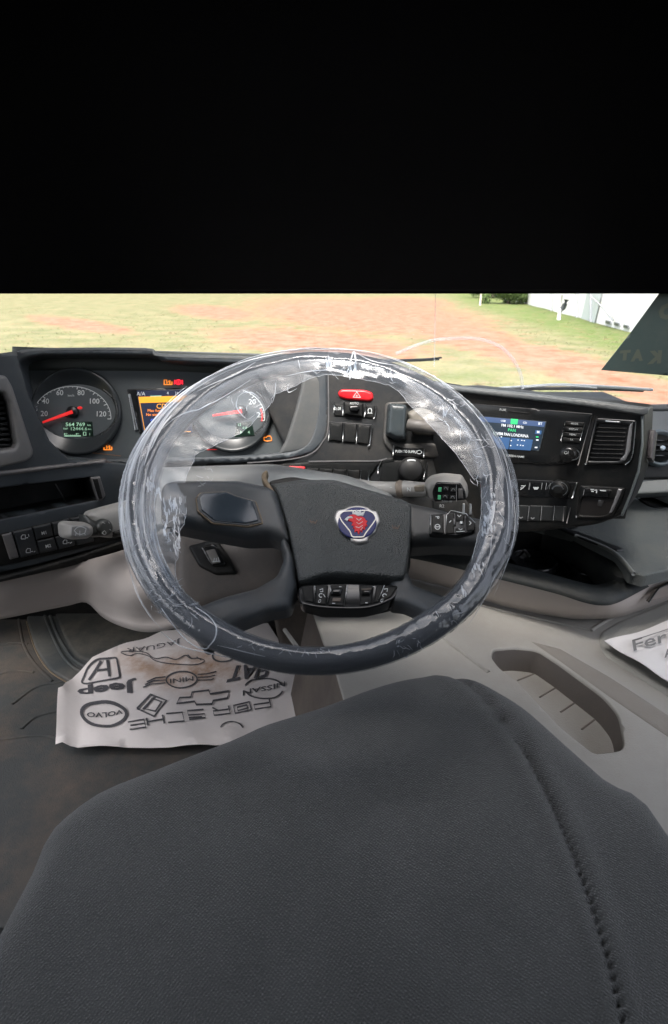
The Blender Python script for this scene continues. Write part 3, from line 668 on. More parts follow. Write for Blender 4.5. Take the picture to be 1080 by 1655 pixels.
    ribbon('fascia_edge', dash, cr([(500,746),(560,745),(608,745),(625,741)], 4, False), PCC, 2.2, MID, .0105)
    relief('stack_front', dash, rnd([(700,626),(742,625),(850,637),(950,648),(1043,660),(1041,718),(1036,762),(1024,800),(1008,833),(962,848),(860,859),(700,862)], [2,2,2,2,6,10,10,12,14,12,8,2]), PRD, BLK, .006, 5, .10, 12)
    relief('stack_brow', dash, [(700,618),(742,624),(850,635),(950,646),(1050,659),(1048,668),(1040,671),(950,657),(850,646),(742,634),(700,629)], PRD, TOP, .006, 4, .015, 12, off=.008)
    relief('stack_edge', dash, [(1037,672),(1041,672),(1041,718),(1035,762),(1022,800),(1008,833),(1004,832),(1018,798),(1031,760),(1037,716)], PRD, mat('edge_grey_green', (.13,.15,.15), .4), .004, 2, .006, 8, off=.006)
dashboard()
# ================================================================== INSTRUMENTS
def cluster():
    t = thing('instrument_cluster', 'instrument cluster with two round dials and a small orange screen between them', 'instruments', PCL.pt(280,740))
    relief('face', t, [(20,560),(540,575),(540,760),(20,760)], PCL, DARKFACE, .001, 2, .005, 20)
    relief('upper_recess', t, [(20,560),(540,578),(540,616),(400,606),(280,600),(150,599),(20,599)], PCL, mat('recess_black', (.03,.036,.033), .6), .006, 14, .002, 10, off=.001)
    def dial(cx, cy, rx, ry, tick_c, nums, needle, lab, lcdq, redarc=None):
        lathe('dial_ring', t, cx, cy, rx, PCL, [(1.03,.0),(1.03,.008),(1.0,.012),(.95,.012),(.90,.004)], mat('ring_black', (.03,.035,.038), .25), 48, off=.001)
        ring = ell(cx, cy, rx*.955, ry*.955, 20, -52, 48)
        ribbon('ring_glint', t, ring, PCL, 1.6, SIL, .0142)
        relief('dial_face', t, ell(cx, cy, rx*.90, ry*.90, 40), PCL, DIAL, .0005, 2, 0, 12, off=.0052)
        tx, ty, trx, try_, a0, a1 = tick_c; G = [rib_geo(ell(tx, ty, trx, try_, 40, a0, a1), PCL, 1.1, .0066)]
        for k in range(26):
            a = a0+(a1-a0)*k/25; L = 5.5 if k % 4 == 0 else 3; p = ell(tx, ty, trx, try_, 1, a, a+1)[0]; q = ell(tx, ty, trx-L, try_-L*.75, 1, a, a+1)[0]
            G.append(rib_geo([p, q], PCL, 1.3 if k % 4 == 0 else .8, .0066))
        joined('tick_marks', t, G, WHT)
        for s, x, y in nums: txt('dial_number', t, s, x, y, 8.2, PCL, WHT, (1,.02), off=.0068, bold=.01)
        txt('dial_unit', t, lab, (nums[0][1]+nums[-1][1])/2 if 0 else cx-9, cy-26, 3.6, PCL, WHT, off=.0068)
        lathe('needle_hub', t, needle[1][0]-2, needle[1][1], 10, PCL, [(1,.0),(1,.006),(.85,.009)], mat('hub_black', (.01,.01,.012), .35), 24, off=.005)
        (x0,y0),(x1,y1) = needle; d = np.array([x1-x0, y1-y0], float); d /= np.linalg.norm(d); q = np.array([-d[1], d[0]])
        relief('needle', t, [tuple(np.array([x0,y0])+q*1.6), tuple(np.array([x1,y1])+q*3.0), tuple(np.array([x1,y1])-q*3.0), tuple(np.array([x0,y0])-q*1.6)], PCL, REDN, .001, .8, .001, 6, off=.0145)
        relief('dial_lcd', t, lcdq, PCL, LCD, .0004, .5, 0, 10, off=.0060)
    dial(126,666,70,49, (118,676,63,50.5,-2,172), [('20',74,669),('40',76,649),('60',99,635.5),('80',133,635.5),('100',155,649),('120',166,669.5)], ((74,684),(122,667)), 'km/h', [(100,682),(151,682),(153,706),(105,706)])
    relief('needle_tip_red', t, ell(134,661,4,2.4,12), PCL, REDN, .001, 1, .001, 4, off=.016)
    txt('lcd_text', t, '564 769', 124, 686.5, 5.6, PCL, LCDT, off=.0072, wide=31, bold=.01); txt('lcd_text', t, 'km', 146, 687.5, 3.4, PCL, LCDT, off=.0072)
    txt('lcd_text', t, 'TRIP', 108, 693.5, 2.8, PCL, LCDT, off=.0072); txt('lcd_text', t, '12444.6', 130, 693.5, 5, PCL, LCDT, off=.0072, wide=26); txt('lcd_text', t, 'km', 147, 694, 3, PCL, LCDT, off=.0072)
    ribbon('fuel_bar', t, [(106,706-1),(133,705)], PCL, 1.6, LCDT, .0072); ribbon('fuel_icon', t, [(137,699),(141,699),(141,704),(137,704)], PCL, 1.2, LCDT, .0072, True); txt('lcd_text', t, '1', 147, 702, 3.5, PCL, LCDT, off=.0072); txt('lcd_text', t, 'E....F', 118, 702, 2.6, PCL, LCDT, off=.0072, wide=24)
    dial(375,668,62,47, (372,674,56,46,-8,160), [('5',326,660),('10',338,645),('15',368,636),('20',408,650),('25',421,671)], ((345,673),(392,666)), 'r/min', [(382,684),(407,681),(412,704),(380,707)])
    for k, (x, y) in enumerate(((388,687),(396,692),(390,699),(403,699))): txt('lcd_text', t, ('12','0.0','8','4.')[k], x, y, 4, PCL, LCDT, off=.0072)
    ribbon('red_zone', t, ell(372,674,52,42,10,-10,18), PCL, 2.2, REDN, .0070)
    # centre display
    relief('display_frame', t, rnd([(205,629),(312,626),(322,706),(226,702)], 3), PCL, GLB, .003, 2, .003, 12, off=.001)
    relief('display', t, [(222,632),(306,630),(312,700),(232,697)], PCL, mat('display_navy', (.01,.012,.02), .25, emit=(.02,.025,.05), es=.3), .0003, .5, 0, 20, off=.0044)
    relief('display_orange_bar', t, [(225.5,642),(306,640),(307,650),(227,652)], PCL, ORG, .0002, .3, 0, 20, off=.0052)
    ribbon('display_border', t, [(225.5,642),(235,696),(309,698)], PCL, 1.2, ORG, .0056)
    txt('display_text', t, 'CD', 262, 657, 8, PCL, ORG, off=.0056); txt('display_text', t, 'Mau func.', 252, 664, 4.4, PCL, ORD, off=.0056); txt('display_text', t, 'No sistema', 252, 670.5, 4.4, PCL, ORD, off=.0056); txt('display_text', t, 'C', 247, 680, 5, PCL, mat('display_blue_text', (.05,.1,.5), .4, emit=(.1,.2,.8), es=.3), off=.0056)
    txt('display_text', t, 'A/A', 229, 637, 6, PCL, WHT, off=.0056); txt('display_text', t, '4', 272, 636, 4.5, PCL, WHT, off=.0056); txt('display_text', t, '21', 286, 636, 4, PCL, WHT, off=.0056); ribbon('display_green_bar', t, [(244,641),(262,640.5)], PCL, 1.2, LCDT, .0056)
    relief('silver_bar', t, rnd([(208,637),(212,637),(224,695),(219,697)], 1.5), PCL, SIL, .0015, 1.2, .002, 6, off=.004)
    # warning lamps
    def lamp(x, y, m, kind):
        G = []
        if kind == 'coil': G = [rib_geo([(x-6,y+3.5),(x-6,y-3.5),(x-2,y-3.5),(x-2,y+3.5),(x+1,y-2)], PCL, 1.3, .003), rib_geo([(x-7,y+4),(x+7,y+4)], PCL, 1.2, .003), rib_geo([(x+3,y-3),(x+3,y+4)], PCL, 1.6, .003), rib_geo([(x+6.5,y-1),(x+6.5,y+4)], PCL, 1.4, .003)]
        elif kind == 'engine': G = [rib_geo([(x-6,y-2),(x-2,y-2),(x-1,y-4),(x+4,y-4),(x+6,y-1),(x+6,y+3),(x-1,y+4),(x-6,y+3)], PCL, 1.3, .003, True)]
        elif kind == 'brake': G = [rib_geo(ell(x,y,4,3.6,14), PCL, 1.6, .003, True), rib_geo([(x-6,y-3.5),(x-6.5,y+3.5)], PCL, 1.6, .003), rib_geo([(x+6,y-3.5),(x+6.5,y+3.5)], PCL, 1.6, .003), rib_geo([(x,y-2),(x,y+2)], PCL, 1.8, .003)]
        else: G = [rib_geo([(x,y-5),(x,y+5)], PCL, 5, .003)]
        joined('warning_lamp', t, G, m)
    lamp(272,618,ORD,'coil'); lamp(289,618,REDL,'brake'); lamp(175,723,ORD,'coil'); lamp(364,718,REDL,'bar'); lamp(433,709,ORD,'engine')
    ribbon('red_line', t, cr([(138,732),(160,733),(196,737)], 4, False), PCL, 1.0, mat('amber_line', (.25,.12,.05), .5), .002)
    ribbon('red_line', t, [(335,727),(390,725)], PCL, 1.0, REDN, .002)
cluster()
# ================================================================== LEFT VENT AND SWITCHES
def left_end():
    t = thing('air_vent', 'side air vent with grey frame at the far left of the dashboard', 'air vent', PLF.pt(10,745), 'dashboard air vents')
    hole = rnd([(-60,630),(4,634),(13,650),(25,716),(21,724),(-60,736)], 3)
    relief('frame', t, [rnd([(-60,600),(8,607),(18,624),(52,728),(50,738),(40,745),(-60,768)], 5), hole], PLF, mat('vent_frame_grey', (.17,.17,.17), .42, 900, .2, .1, 20, .3), .007, 5, .02, 8, off=.003)
    relief('backing', t, [(-60,620),(30,625),(35,735),(-60,745)], PLF.sh(-.028), BLK, .001, 1, 0, 20)
    for k in range(10):
        y = 642+k*8.6; x = 8+k*1.7
        relief('louvre', t, [(-50,y+2),(x,y-1),(x+1,y+3.5),(-50,y+7)], PLF, DK, .002, 1.2, .006, 12, off=-.012)
    for k in range(3): tube('vertical_louvre', t, [PLF.pt(-6+k*9,650,-.018), PLF.pt(2+k*9,722,-.018)], .0012, DK, 6)
    # switch bank
    t = thing('switch_bank', 'bank of black rocker switches with white icons left of the wheel', 'switches', PLF.pt(80,890))
    BTN = mat('switch_black', (.022,.026,.03), .45, 900, .2, .2, 30, .12)
    relief('surround', t, rnd([(-40,872),(0,861),(200,816),(206,868),(30,908),(-20,918)], 3), PLF, BLK, .003, 2, .006, 10, off=.002)
    relief('end_piece', t, rnd([(1,863),(17,859),(29,899),(14,903)], 2), PLF, MID, .004, 2, .004, 6, off=.004)
    def btn(q): return relief('switch', t, rnd(q, 2), PLF, BTN, .0035, 2, .005, 5, off=.005)
    a = btn([(19,858),(49.5,851),(61,893),(31,900)])
    G = []
    def car(x, y, s, S=PLF):
        return [rib_geo([(x-5*s,y+2.5*s),(x-5*s,y-1*s),(x-3*s,y-3.5*s),(x+1*s,y-3.5*s),(x+1*s,y+2.5*s),(x-5*s,y+2.5*s)], S, 1.1, .0092), rib_geo([(x+2*s,y+1*s),(x+5*s,y+.5*s)], S, 1.1, .0092)]
    joined('switch_icon', a, car(37,866,1.1)+[rib_geo([(43,861),(44,865)], PLF, 1, .0092)], WHT)
    joined('switch_icon', a, car(45,888,1.1)+[rib_geo([(52,890),(54,888)], PLF, 1, .0092)], WHT)
    b = btn([(51,850.5),(80,844),(84,865),(56,871)]); txt('switch_text', b, 'M1', 68, 859, 5, PLF, WHT, (1,-.22), off=.0092, bold=.02)
    b = btn([(57,872.5),(85,866.5),(91,887),(62,893)]); txt('switch_text', b, 'M2', 75, 880, 5, PLF, WHT, (1,-.22), off=.0092, bold=.02)
    b = btn([(81.5,843.5),(110,837),(114,858.5),(86,864.5)]); joined('switch_icon', b, car(98,855,1), WHT)
    b = btn([(86.5,866),(115,860),(120,880),(92.5,886.5)]); joined('switch_icon', b, car(104,874,1)+[rib_geo([(110,876),(113,874)], PLF, 1, .0092)], WHT)
    btn([(112,836.5),(140,830),(145,852),(116,858)]); btn([(117,860),(146,854),(150,874),(122,880)])
left_end()
# ================================================================== BEIGE LOWER PANELS
def knee():
    t = thing('knee_panel', 'beige plastic knee panel curving under the left dashboard', 'panel', wp(100,1000,.82))
    # lofted between top edge and bottom edge, belly outwards
    top = cr([(-80,962,.80),(0,938,.80),(60,926,.83),(130,908,.87),(196,890,.90),(240,872,.92),(300,858,.92),(380,850,.92),(450,850,.92)], 5, False)
    bot = cr([(-80,1012,.84),(0,1001,.84),(60,989,.86),(110,979,.88),(140,974,.88),(166,998,.84),(200,1014,.80),(240,1022,.79),(290,1014,.80),(330,1000,.84),(380,992,.86),(450,990,.90)][:9]+[(330,1000,.84),(380,992,.86),(450,990,.90)], 5, False)
    n = min(len(top), len(bot)); 
    def at(L, u):
        k = u*(len(L)-1); i = min(int(k), len(L)-2); f = k-i; return np.array(L[i])*(1-f)+np.array(L[i+1])*f
    # align by px
    def bypx(L, x):
        for i in range(len(L)-1):
            if L[i][0] <= x <= L[i+1][0]: f = (x-L[i][0])/(L[i+1][0]-L[i][0]+1e-9); return np.array(L[i])*(1-f)+np.array(L[i+1])*f
        return np.array(L[-1])
    V = []; nx = 70; ny = 12; Fc = []
    for i in range(nx+1):
        x = -80+530*i/nx; a = bypx(top, x); b = bypx(bot, x); bulge = .05*math.exp(-((x-235)/55)**2)
        for j in range(ny+1):
            u = j/ny; P = wp(x, a[1]*(1-u)+b[1]*u, (a[2]*(1-u)+b[2]*u)-(.012+bulge)*math.sin(math.pi*min(1, u*1.15))); V.append(P)
        V.append(V[-1]+np.array([0,.07,.0]))
    m1 = ny+2
    for i in range(nx):
        for j in range(ny+1): a = i*m1+j; Fc.append([a, a+1, a+m1+1, a+m1])
    mk('moulding', t, V, Fc, BEI)
    # column lower shroud, seen through the wheel
    s = thing('steering_column', 'dusty grey-brown steering column shroud behind the wheel spokes', 'steering column', wp(420,960,.85))
    SP = PL((290,870,.80),(470,870,.80),(380,960,.745))
    relief('lower_shroud', s, rnd([(280,855),(470,855),(480,930),(455,960),(400,975),(330,990),(285,985)], 10), SP, DUSTY, .02, 22, .08, 8)
    relief('upper_shroud', s, rnd([(200,760),(440,752),(560,770),(640,800),(640,870),(250,880)], 14), PL((200,850,.86),(640,850,.86),(400,760,.93)), mat('upper_shroud_grey', (.14,.15,.155), .45, 900, .2, .1, 14, .2), .03, 26, .06, 10)
    SQ = SP.sh(.021)
    relief('switch_surround', s, rnd([(304,883),(345,872),(352,874),(372,902),(384,928),(350,930),(322,916)], 5), SQ, BLK, .006, 5, .012, 6)
    sw = relief('adjust_switch', s, rnd([(326,887),(346,880),(352,884),(368,912),(366,917),(346,918),(339,910)], 3), SQ, GLB, .006, 3, .006, 5, off=.007)
    relief('switch_worn_face', sw, rnd([(336,893),(350,890),(360,912),(347,914)], 2), SQ, mat('worn_switch', (.16,.15,.14), .35), .001, 2, .001, 4, off=.0135)
    joined('switch_icon', sw, [rib_geo([(349,910),(350,905)], SQ, 1, .0155), rib_geo([(353,910),(353,905)], SQ, 1, .0155), rib_geo([(357,909),(356,904)], SQ, 1, .0155), rib_geo([(347,911),(359,910)], SQ, 1.2, .0155)], WHT)
    # dark gap and plate below
    relief('column_boot', s, rnd([(440,985),(520,965),(560,960),(600,1060),(520,1060),(452,1045)], 6), PL((440,1050,1.0),(600,1050,1.0),(520,970,1.02)), mat('boot_brown', (.07,.06,.052), .8, 500, .3, .2, 12, .3), .01, 10, .02, 10)
knee()
# ================================================================== SWITCH FASCIA CONTENT
def fascia():
    S = PCC.sh(.0045)
    t = thing('hazard_switch', 'bright red oval hazard light button with a white triangle', 'switch', S.pt(575,650))
    relief('button', t, rnd([(546,634),(552,629),(590,630),(603,635),(604,645),(598,649),(560,646),(548,642)], 4), S, REDB, .005, 4, .004, 4)
    joined('triangle', t, [rib_geo([(577,634),(583,643),(571,642.5)], S, 1.6, .0056, True), rib_geo([(577,639),(577,641.5)], S, 1.5, .0056)], WHT)
    t = thing('light_switch', 'dark square lamp knob between two small icons under the red button', 'switch', S.pt(575,676))
    relief('plate', t, rnd([(540,652),(607,655),(605,677),(540,672)], 2), S, BLK, .002, 1.5, .002, 8)
    relief('knob', t, rnd([(556,649),(588,652),(586,675),(556,671)], 3), S, BLK, .008, 3, .003, 5, off=.002)
    relief('knob_grip', t, rnd([(564,657),(580,656),(583,662),(578,667),(566,666)], 3), S, GLB, .006, 3, .003, 4, off=.010)
    txt('switch_text', t, '0.0I', 546, 660.5, 5, S, WHT, off=.0028); txt('switch_text', t, 'AUTO', 573, 653, 3.6, S, WHT, off=.0108)
    joined('switch_icon', t, [rib_geo(ell(598,664,3,4,12), S, 1.1, .0028, True), rib_geo([(594,668),(602,668)], S, 1, .0028)], WHT)
    for q in ([(539,652),(541,657),(540,667)], [(556,650),(554,672)], [(592,654),(589,675)], [(609,657),(606,675),(603,678)]): tube('silver_line', t, [S.pt(x, y, .004) for x, y in q], .0009, SIL, 6)
    t = thing('blank_switch_row', 'row of three blank black switches right below the lamp knob', 'switches', S.pt(567,718), 'blank switch rows')
    for q in ([(533,683),(555,684),(553,714),(531,712)], [(557,684),(577,685.5),(575,716),(555,714.5)], [(579,686),(599,688),(596,718.5),(577,716.5)]):
        relief('blank_switch', t, rnd(q, 1.5), S, BLK, .003, 2, .004, 6, off=.001)
    for a, b in (((534,683),(531,713)), ((556,684),(554,715)), ((578,686),(576,717))): tube('divider', t, [S.pt(*a, .003), S.pt(*b, .003)], .0006, SIL, 6)
    tube('silver_end', t, [S.pt(602,688,.004), S.pt(598,719,.004), S.pt(594,722,.004)], .0013, SIL, 8); tube('silver_end', t, [S.pt(532,682,.004), S.pt(601,687,.004)], .0005, MID, 6)
    t = thing('blank_switch_row', 'low switch row with one red switch, just above the steering hub', 'switches', S.pt(530,780), 'blank switch rows')
    r = relief('red_switch', t, rnd([(468,753),(494,754),(495,775),(466,775)], 1.5), S, REDB, .003, 1.5, .004, 5, off=.006); ribbon('switch_mark', r, [(477,759),(479,757),(481,759),(484,757),(486,759)], S, 1, WHT, .0096)
    for k in range(4): relief('blank_switch', t, rnd([(496+22*k,756+.9*k),(516+22*k,757+.9*k),(515+22*k,785),(495+22*k,785)], 1.5), S, BLK, .003, 1.5, .004, 6, off=.006)
    for x in (518,540,562): tube('divider', t, [S.pt(x,758,.009), S.pt(x-1,785,.009)], .0005, MID, 6)
    for x in (584,597): tube('silver_end', t, [S.pt(x,760,.01), S.pt(x-2,785,.01)], .001, SIL, 6)
    # parking brake
    t = thing('parking_brake', 'black parking brake lever in a raised frame right of the red button', 'brake lever', S.pt(660,735))
    relief('frame', t, [rnd([(622,650),(700,648),(720,700),(712,740),(700,740),(640,738),(618,716)], [10,4,8,8,4,8,10]), rnd([(628,656),(694,654),(712,702),(704,716),(640,716),(626,706)], 5)], S, mat('brake_frame', (.06,.058,.055), .5, 900, .2, .1, 30, .3), .007, 4, .02, 8)
    relief('housing', t, rnd([(626,652),(655,654),(660,660),(656,712),(640,713),(622,704)], 5), S, mat('housing_sheen', (.04,.05,.055), .28, 0, 0, .2, 30, .06), .03, 8, .02, 6)
    relief('lever_root', t, rnd([(655,668),(676,658),(700,664),(708,690),(700,704),(668,702)], 6), S, mat('lever_tan', (.16,.15,.13), .55, 900, .2, .2, 30, .5), .016, 8, .02, 6)
    tube('lever', t, [S.pt(660,688,.02), S.pt(685,692,.035), S.pt(708,697,.05), S.pt(724,700,.06)], [.011,.011,.0115,.012], mat('lever_grey', (.10,.095,.09), .5, 900, .2, .2, 30, .35), 14)
    tube('lever_end', t, [S.pt(714,690,.052), S.pt(726,688,.06), S.pt(736,694,.064), S.pt(738,704,.064)], [.010,.014,.013,.008], DK, 14)
    txt('lever_text', t, 'P-BRK', 723, 700, 4, S, GRYP, (1,.15), off=.078)
    pl = relief('label_plate', t, rnd([(637,722),(684,725),(683,739),(635,736)], 1.5), S, GLB, .002, 1, .004, 6, off=.006)
    txt('plate_text', pl, 'PUSH TO SUPPLY', 657, 730, 4, S, WHT, (1,.04), off=.0085, wide=36, bold=.015); ribbon('plate_symbol', pl, ell(677,731,4,2.8,14), S, 1, WHT, .0085, True)
    for a, b in (((636,720),(635,737)), ((685,726),(684,740))): tube('silver_end', t, [S.pt(*a, .009), S.pt(*b, .009)], .001, SIL, 6)
    t = thing('supply_knob', 'round dark push knob under the white lettered plate', 'knob', S.pt(664,790))
    relief('plate', t, rnd([(618,745),(690,742),(692,790),(612,790)], 4), S, BLK, .003, 2, .005, 8, off=.001)
    lathe('knob', t, 663, 759, 20, S, [(1,0),(1.02,.015),(.95,.028),(.75,.033)], mat('knob_black', (.012,.012,.012), .55), 28)
    ribbon('knob_mark', t, ell(663,752,13,8,10,60,120), S, 2.4, WHT, .034); tube('silver_line', t, [S.pt(617,744,.004), S.pt(611,757,.004), S.pt(611,766,.004)], .0009, SIL, 6); tube('silver_line', t, [S.pt(690,748,.005), S.pt(684,775,.005)], .0009, SIL, 6)
    t = thing('ignition_ring', 'thin metal ring round the key lock behind the right of the rim', 'lock', S.pt(734,728))
    o = cr([tuple(S.pt(x, y, .012)) for x, y in ell(734,721,11,7.5,14)], 2); tube('ring', t, o+[o[0]], .0009, SIL, 6, cap=False); lathe('lock_body', t, 734, 722, 9, S, [(1,0),(1,.008),(.8,.01)], GLB, 20)
    tube('silver_line', t, [S.pt(704,718,.006), S.pt(702,730,.006)], .001, SIL, 6)
fascia()
# ================================================================== CENTRE STACK CONTENT
def stack():
    S = PRD.sh(.0062)
    t = thing('radio', 'black radio with lit blue screen and side button column', 'radio', S.pt(870,750))
    relief('bezel', t, rnd([(745,650),(960,668),(935,752),(745,748)], 3), S, GLB, .002, 2, .002, 10)
    relief('screen', t, rnd([(775,672),(884,681),(873,728),(770,722)], 1.5), S, SCRB, .0004, 1, 0, 16, off=.0024)
    S2 = S.sh(.0026)
    relief('screen_top_bar', t, [(776,673),(882,682),(880,690),(776,681)], S2, mat('screen_bar', (.02,.03,.06), .25, emit=(.05,.08,.16), es=.4), .0001, .2, 0, 20, off=.0005)
    relief('screen_tab', t, [(826.5,676.5),(838,677.5),(836.5,686),(825.5,685)], S2, SCRG, .0001, .2, 0, 10, off=.0008)
    for s, x, y, h, m in (('USB',814,680,3,SCRW),('FM 102.1 MHz',829,688.5,4.2,SCRW),('PAN',828,695,4.6,SCRG),('JOVEM PAN LONDRINA',826,702.3,4.6,SCRW),('CD',849,683,3,SCRW),('BT',874,684.5,4,SCRW),('M',870.5,698,4,SCRW),('SCREEN NAME',833,737,3.2,WHT)):
        txt('screen_text' if m != WHT else 'fascia_text', t, s, x, y, h, S2, m, (1,.09), off=.0012, wide={'JOVEM PAN LONDRINA':58}.get(s), bold=.01)
    relief('screen_block', t, [(780,704),(825,707.5),(822,726),(779,723)], S2, SCRN, .0001, .2, 0, 20, off=.0005); relief('screen_block', t, [(826.5,707.5),(862,710.5),(858,728),(823.5,726)], S2, SCRN, .0001, .2, 0, 20, off=.0005)
    relief('screen_block', t, [(866,695),(876,696),(875,702),(865,701)], S2, SCRN, .0001, .2, 0, 20, off=.0005)
    for x, y in ((838,711),(844,711.5),(848,712),(837,719),(842,719.5),(846,720),(811,706),(827,712),(826,720)): ribbon('screen_dot', t, [(x-1,y),(x+1,y)], S2, 1.4, SCRW, .0012)
    for x, y, m in ((869,706,SCRG),(869,711,SCRW),(867,723,SCRW)): ribbon('screen_icon', t, [(x-2,y),(x+2,y)], S2, 2, m, .0012)
    tube('silver_line', t, [S.pt(884,682,.0025), S.pt(878,706,.0025), S.pt(873,727,.0025), S.pt(868,728,.0025)], .0006, SIL, 6)
    txt('fascia_text', t, 'AUX', 813, 662, 3.6, S2, WHT, (1,.08), off=.001); relief('disc_slot', t, [(822,664),(856,667),(856,669),(822,666)], S2, mat('slot_black', (.002,.002,.002), .5), .0003, .5, 0, 8)
    for k, (s, x, y) in enumerate((('MODE',929.5,684.5),('DISPLAY',928,693.5),('MENU',926.5,702),('TA',924.5,710.5))):
        b = relief('key', t, rnd([(915-k*1.7,680.5+k*8.8),(945-k*1.9,682.5+k*8.8),(943-k*1.9,689.5+k*8.8),(913-k*1.7,688+k*8.8)], 1), S2, BLK, .0012, 1, .001, 8); txt('key_text', b, s, x, y, 2.8, S2, WHT, (1,.06), off=.0018)
    for q in ([(916,682),(914,682),(907,712)], [(946,684),(938,712)]): tube('silver_line', t, [S2.pt(x, y, .001) for x, y in q], .0005, SIL, 6)
    lathe('volume_knob', t, 921, 733.5, 14, S2, [(1,0),(1,.012),(.9,.016),(.7,.017)], GLB, 28)
    k_ = S2.sh(.0135); ribbon('knob_silver_arc', t, ell(925,734,13,9,14,-120,50), k_, 1.6, SIL, .003); txt('key_text', t, 'O/', 917, 731, 5, k_, WHT, off=.0042)  # silver arc on the knob's rim
    tube('silver_line', t, [S2.pt(958,671,.002), S2.pt(948,705,.002), S2.pt(935,752,.002)], .0007, MID, 6); tube('silver_line', t, [S2.pt(966,673,.002), S2.pt(958,705,.002), S2.pt(948,750,.002)], .0009, MID, 6)
    tube('corner_screw', t, [S2.pt(948,749,0), S2.pt(948,749,.004)], .0016, SIL, 8)
    # vent
    t = thing('air_vent', 'black louvred air vent with a silver frame beside the radio', 'air vent', S.pt(990,755), 'dashboard air vents')
    hole = rnd([(968,684),(1017,688),(1010,734),(1003,744),(952,744)], 3)
    relief('frame', t, [rnd([(962,674),(1030,678),(1026,732),(1018,750),(944,752)], 5), hole], S, GLB, .004, 4, .01, 8, off=.001)
    relief('backing', t, [(950,680),(1022,682),(1014,748),(945,748)], S, mat('vent_void', (.004,.004,.005), .6), .0002, .5, 0, 20)
    for k in range(8):
        y = 690+k*6.9; x = 966-k*2; relief('louvre', t, [(x,y),(1014-k*.9,y+1),(1013-k*.9,y+3.5),(x-1,y+2.5)], S, BLK, .0015, 1, .001, 8, off=.002)
    relief('silver_side', t, rnd([(1018,687),(1024,681),(1020,728),(1012,744),(1002,744),(1011,733)], 2), S, mat('side_silver', (.30,.30,.31), .35, metal=.5, dust=.2, var=.1), .002, 2, .003, 5, off=.004)
    tube('silver_line', t, [S.pt(x, y, .006) for x, y in cr([(1029,681),(1025,725),(1021,742),(1012,750)], 4, False)], .0007, SIL, 6)
    relief('thumb_tab', t, [(980,679),(1004,681),(1004,683.5),(980,681.5)], S, SIL, .001, .6, .001, 5, off=.005)
    # climate
    t = thing('climate_panel', 'climate control strip with one round dial under the radio', 'heater controls', S.pt(880,810))
    relief('plate', t, rnd([(790,772),(935,779),(926,806),(790,800)], 2), S, GLB, .001, 1, .001, 10)
    lathe('dial', t, 906, 789, 15.5, S, [(1,0),(1,.010),(.92,.013),(.6,.013),(.55,.016),(.3,.016)], BLK, 32)
    ribbon('dial_arc', t, ell(906,788,15,11.5,16,-60,70), S, 1.1, SIL, .0138); ribbon('dial_arc', t, ell(906,789,9,7,14,10,170), S, 2.2, SIL, .0165); ribbon('dial_arc', t, ell(904,788,15,11.5,6,110,180), S, 1.1, SIL, .0138)
    joined('fan_icon', t, [rib_geo([(842,791),(846,788),(850,784)], S, 1.3, .0016), rib_geo([(843,785),(849,785)], S, 1.2, .0016), rib_geo([(842,788),(846,789)], S, 1.2, .0016)], WHT)
    joined('seat_icon', t, [rib_geo([(863,787),(865,790),(869,790),(871,787)], S, 2, .0016), rib_geo([(864,788),(870,788)], S, 2, .0016)], WHT)
    for x in (857,877,884,890): ribbon('divider', t, [(x,780),(x-1.5,791)], S, .9, GRYP, .0014)
    tube('silver_line', t, [S.pt(933,780,.003), S.pt(926,804,.003)], .0013, SIL, 6)
    t = thing('blank_switch_row', 'row of four blank switches at the bottom of the centre stack', 'switches', S.pt(880,845), 'blank switch rows')
    for k in range(4):
        x = 836+k*20.5; relief('blank_switch', t, rnd([(x+1,816+k*.4),(x+19,817+k*.4),(x+16,842+k*.2),(x-2,841+k*.2)], 1.2), S, mat('blank_black', (.02,.022,.022), .5, 900, .2), .002, 1.4, .002, 6)
        ribbon('divider', t, [(x,817),(x-2.5,841)], S, .8, GRYP, .0026)
    for x, y in ((843,836),(862,837)): ribbon('switch_icon', t, [(x-3,y-1),(x,y+1),(x+3,y-1)], S, 2, GRYP, .003)
    for a, b in (((913,818),(911,842)), ((923,820),(917,845))): tube('silver_line', t, [S.pt(*a, .003), S.pt(*b, .003)], .0009, MID, 6)
    ribbon('mark', t, [(932,833),(932,837)], S, 2, GRYP, .001)
    # storage and usb
    t = thing('stack_storage', 'small open storage slot with a usb socket strip above it', 'storage slot', S.pt(970,830))
    sl_ = rnd([(942,804),(997,806),(984,830),(970,834),(936,832)], 4)
    relief('surround', t, [rnd([(938,784),(1012,788),(1004,812),(990,836),(932,838)], 4), sl_], S, BLK, .003, 2, .02, 8)
    relief('slot_floor', t, [(935,800),(1000,803),(990,838),(930,838)], S, mat('slot_brown', (.012,.010,.009), .5), .0002, .5, 0, 10, off=-.0002)
    relief('usb_strip', t, rnd([(946,788),(990,791),(984,803),(942,801)], 1.5), S, GLB, .002, 1, .002, 8, off=.003)
    for q in ([(956,790),(961,790.5)], [(962,791),(966,791.3),(965.5,796)], [(957,793),(961,793.2)], [(971,791.5),(981,792.3)]): ribbon('usb_mark', t, q, S, 2, WHT, .0056)
    relief('silver_corner', t, rnd([(1000,789),(1007,790),(998,812),(990,828),(985,829),(992,812)], 1.5), S, mat('side_silver', (0,0,0)), .002, 1.5, .003, 5, off=.003)
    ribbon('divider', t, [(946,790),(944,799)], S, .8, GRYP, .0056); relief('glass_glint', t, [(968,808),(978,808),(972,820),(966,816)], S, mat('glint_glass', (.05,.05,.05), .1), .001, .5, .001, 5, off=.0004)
stack()
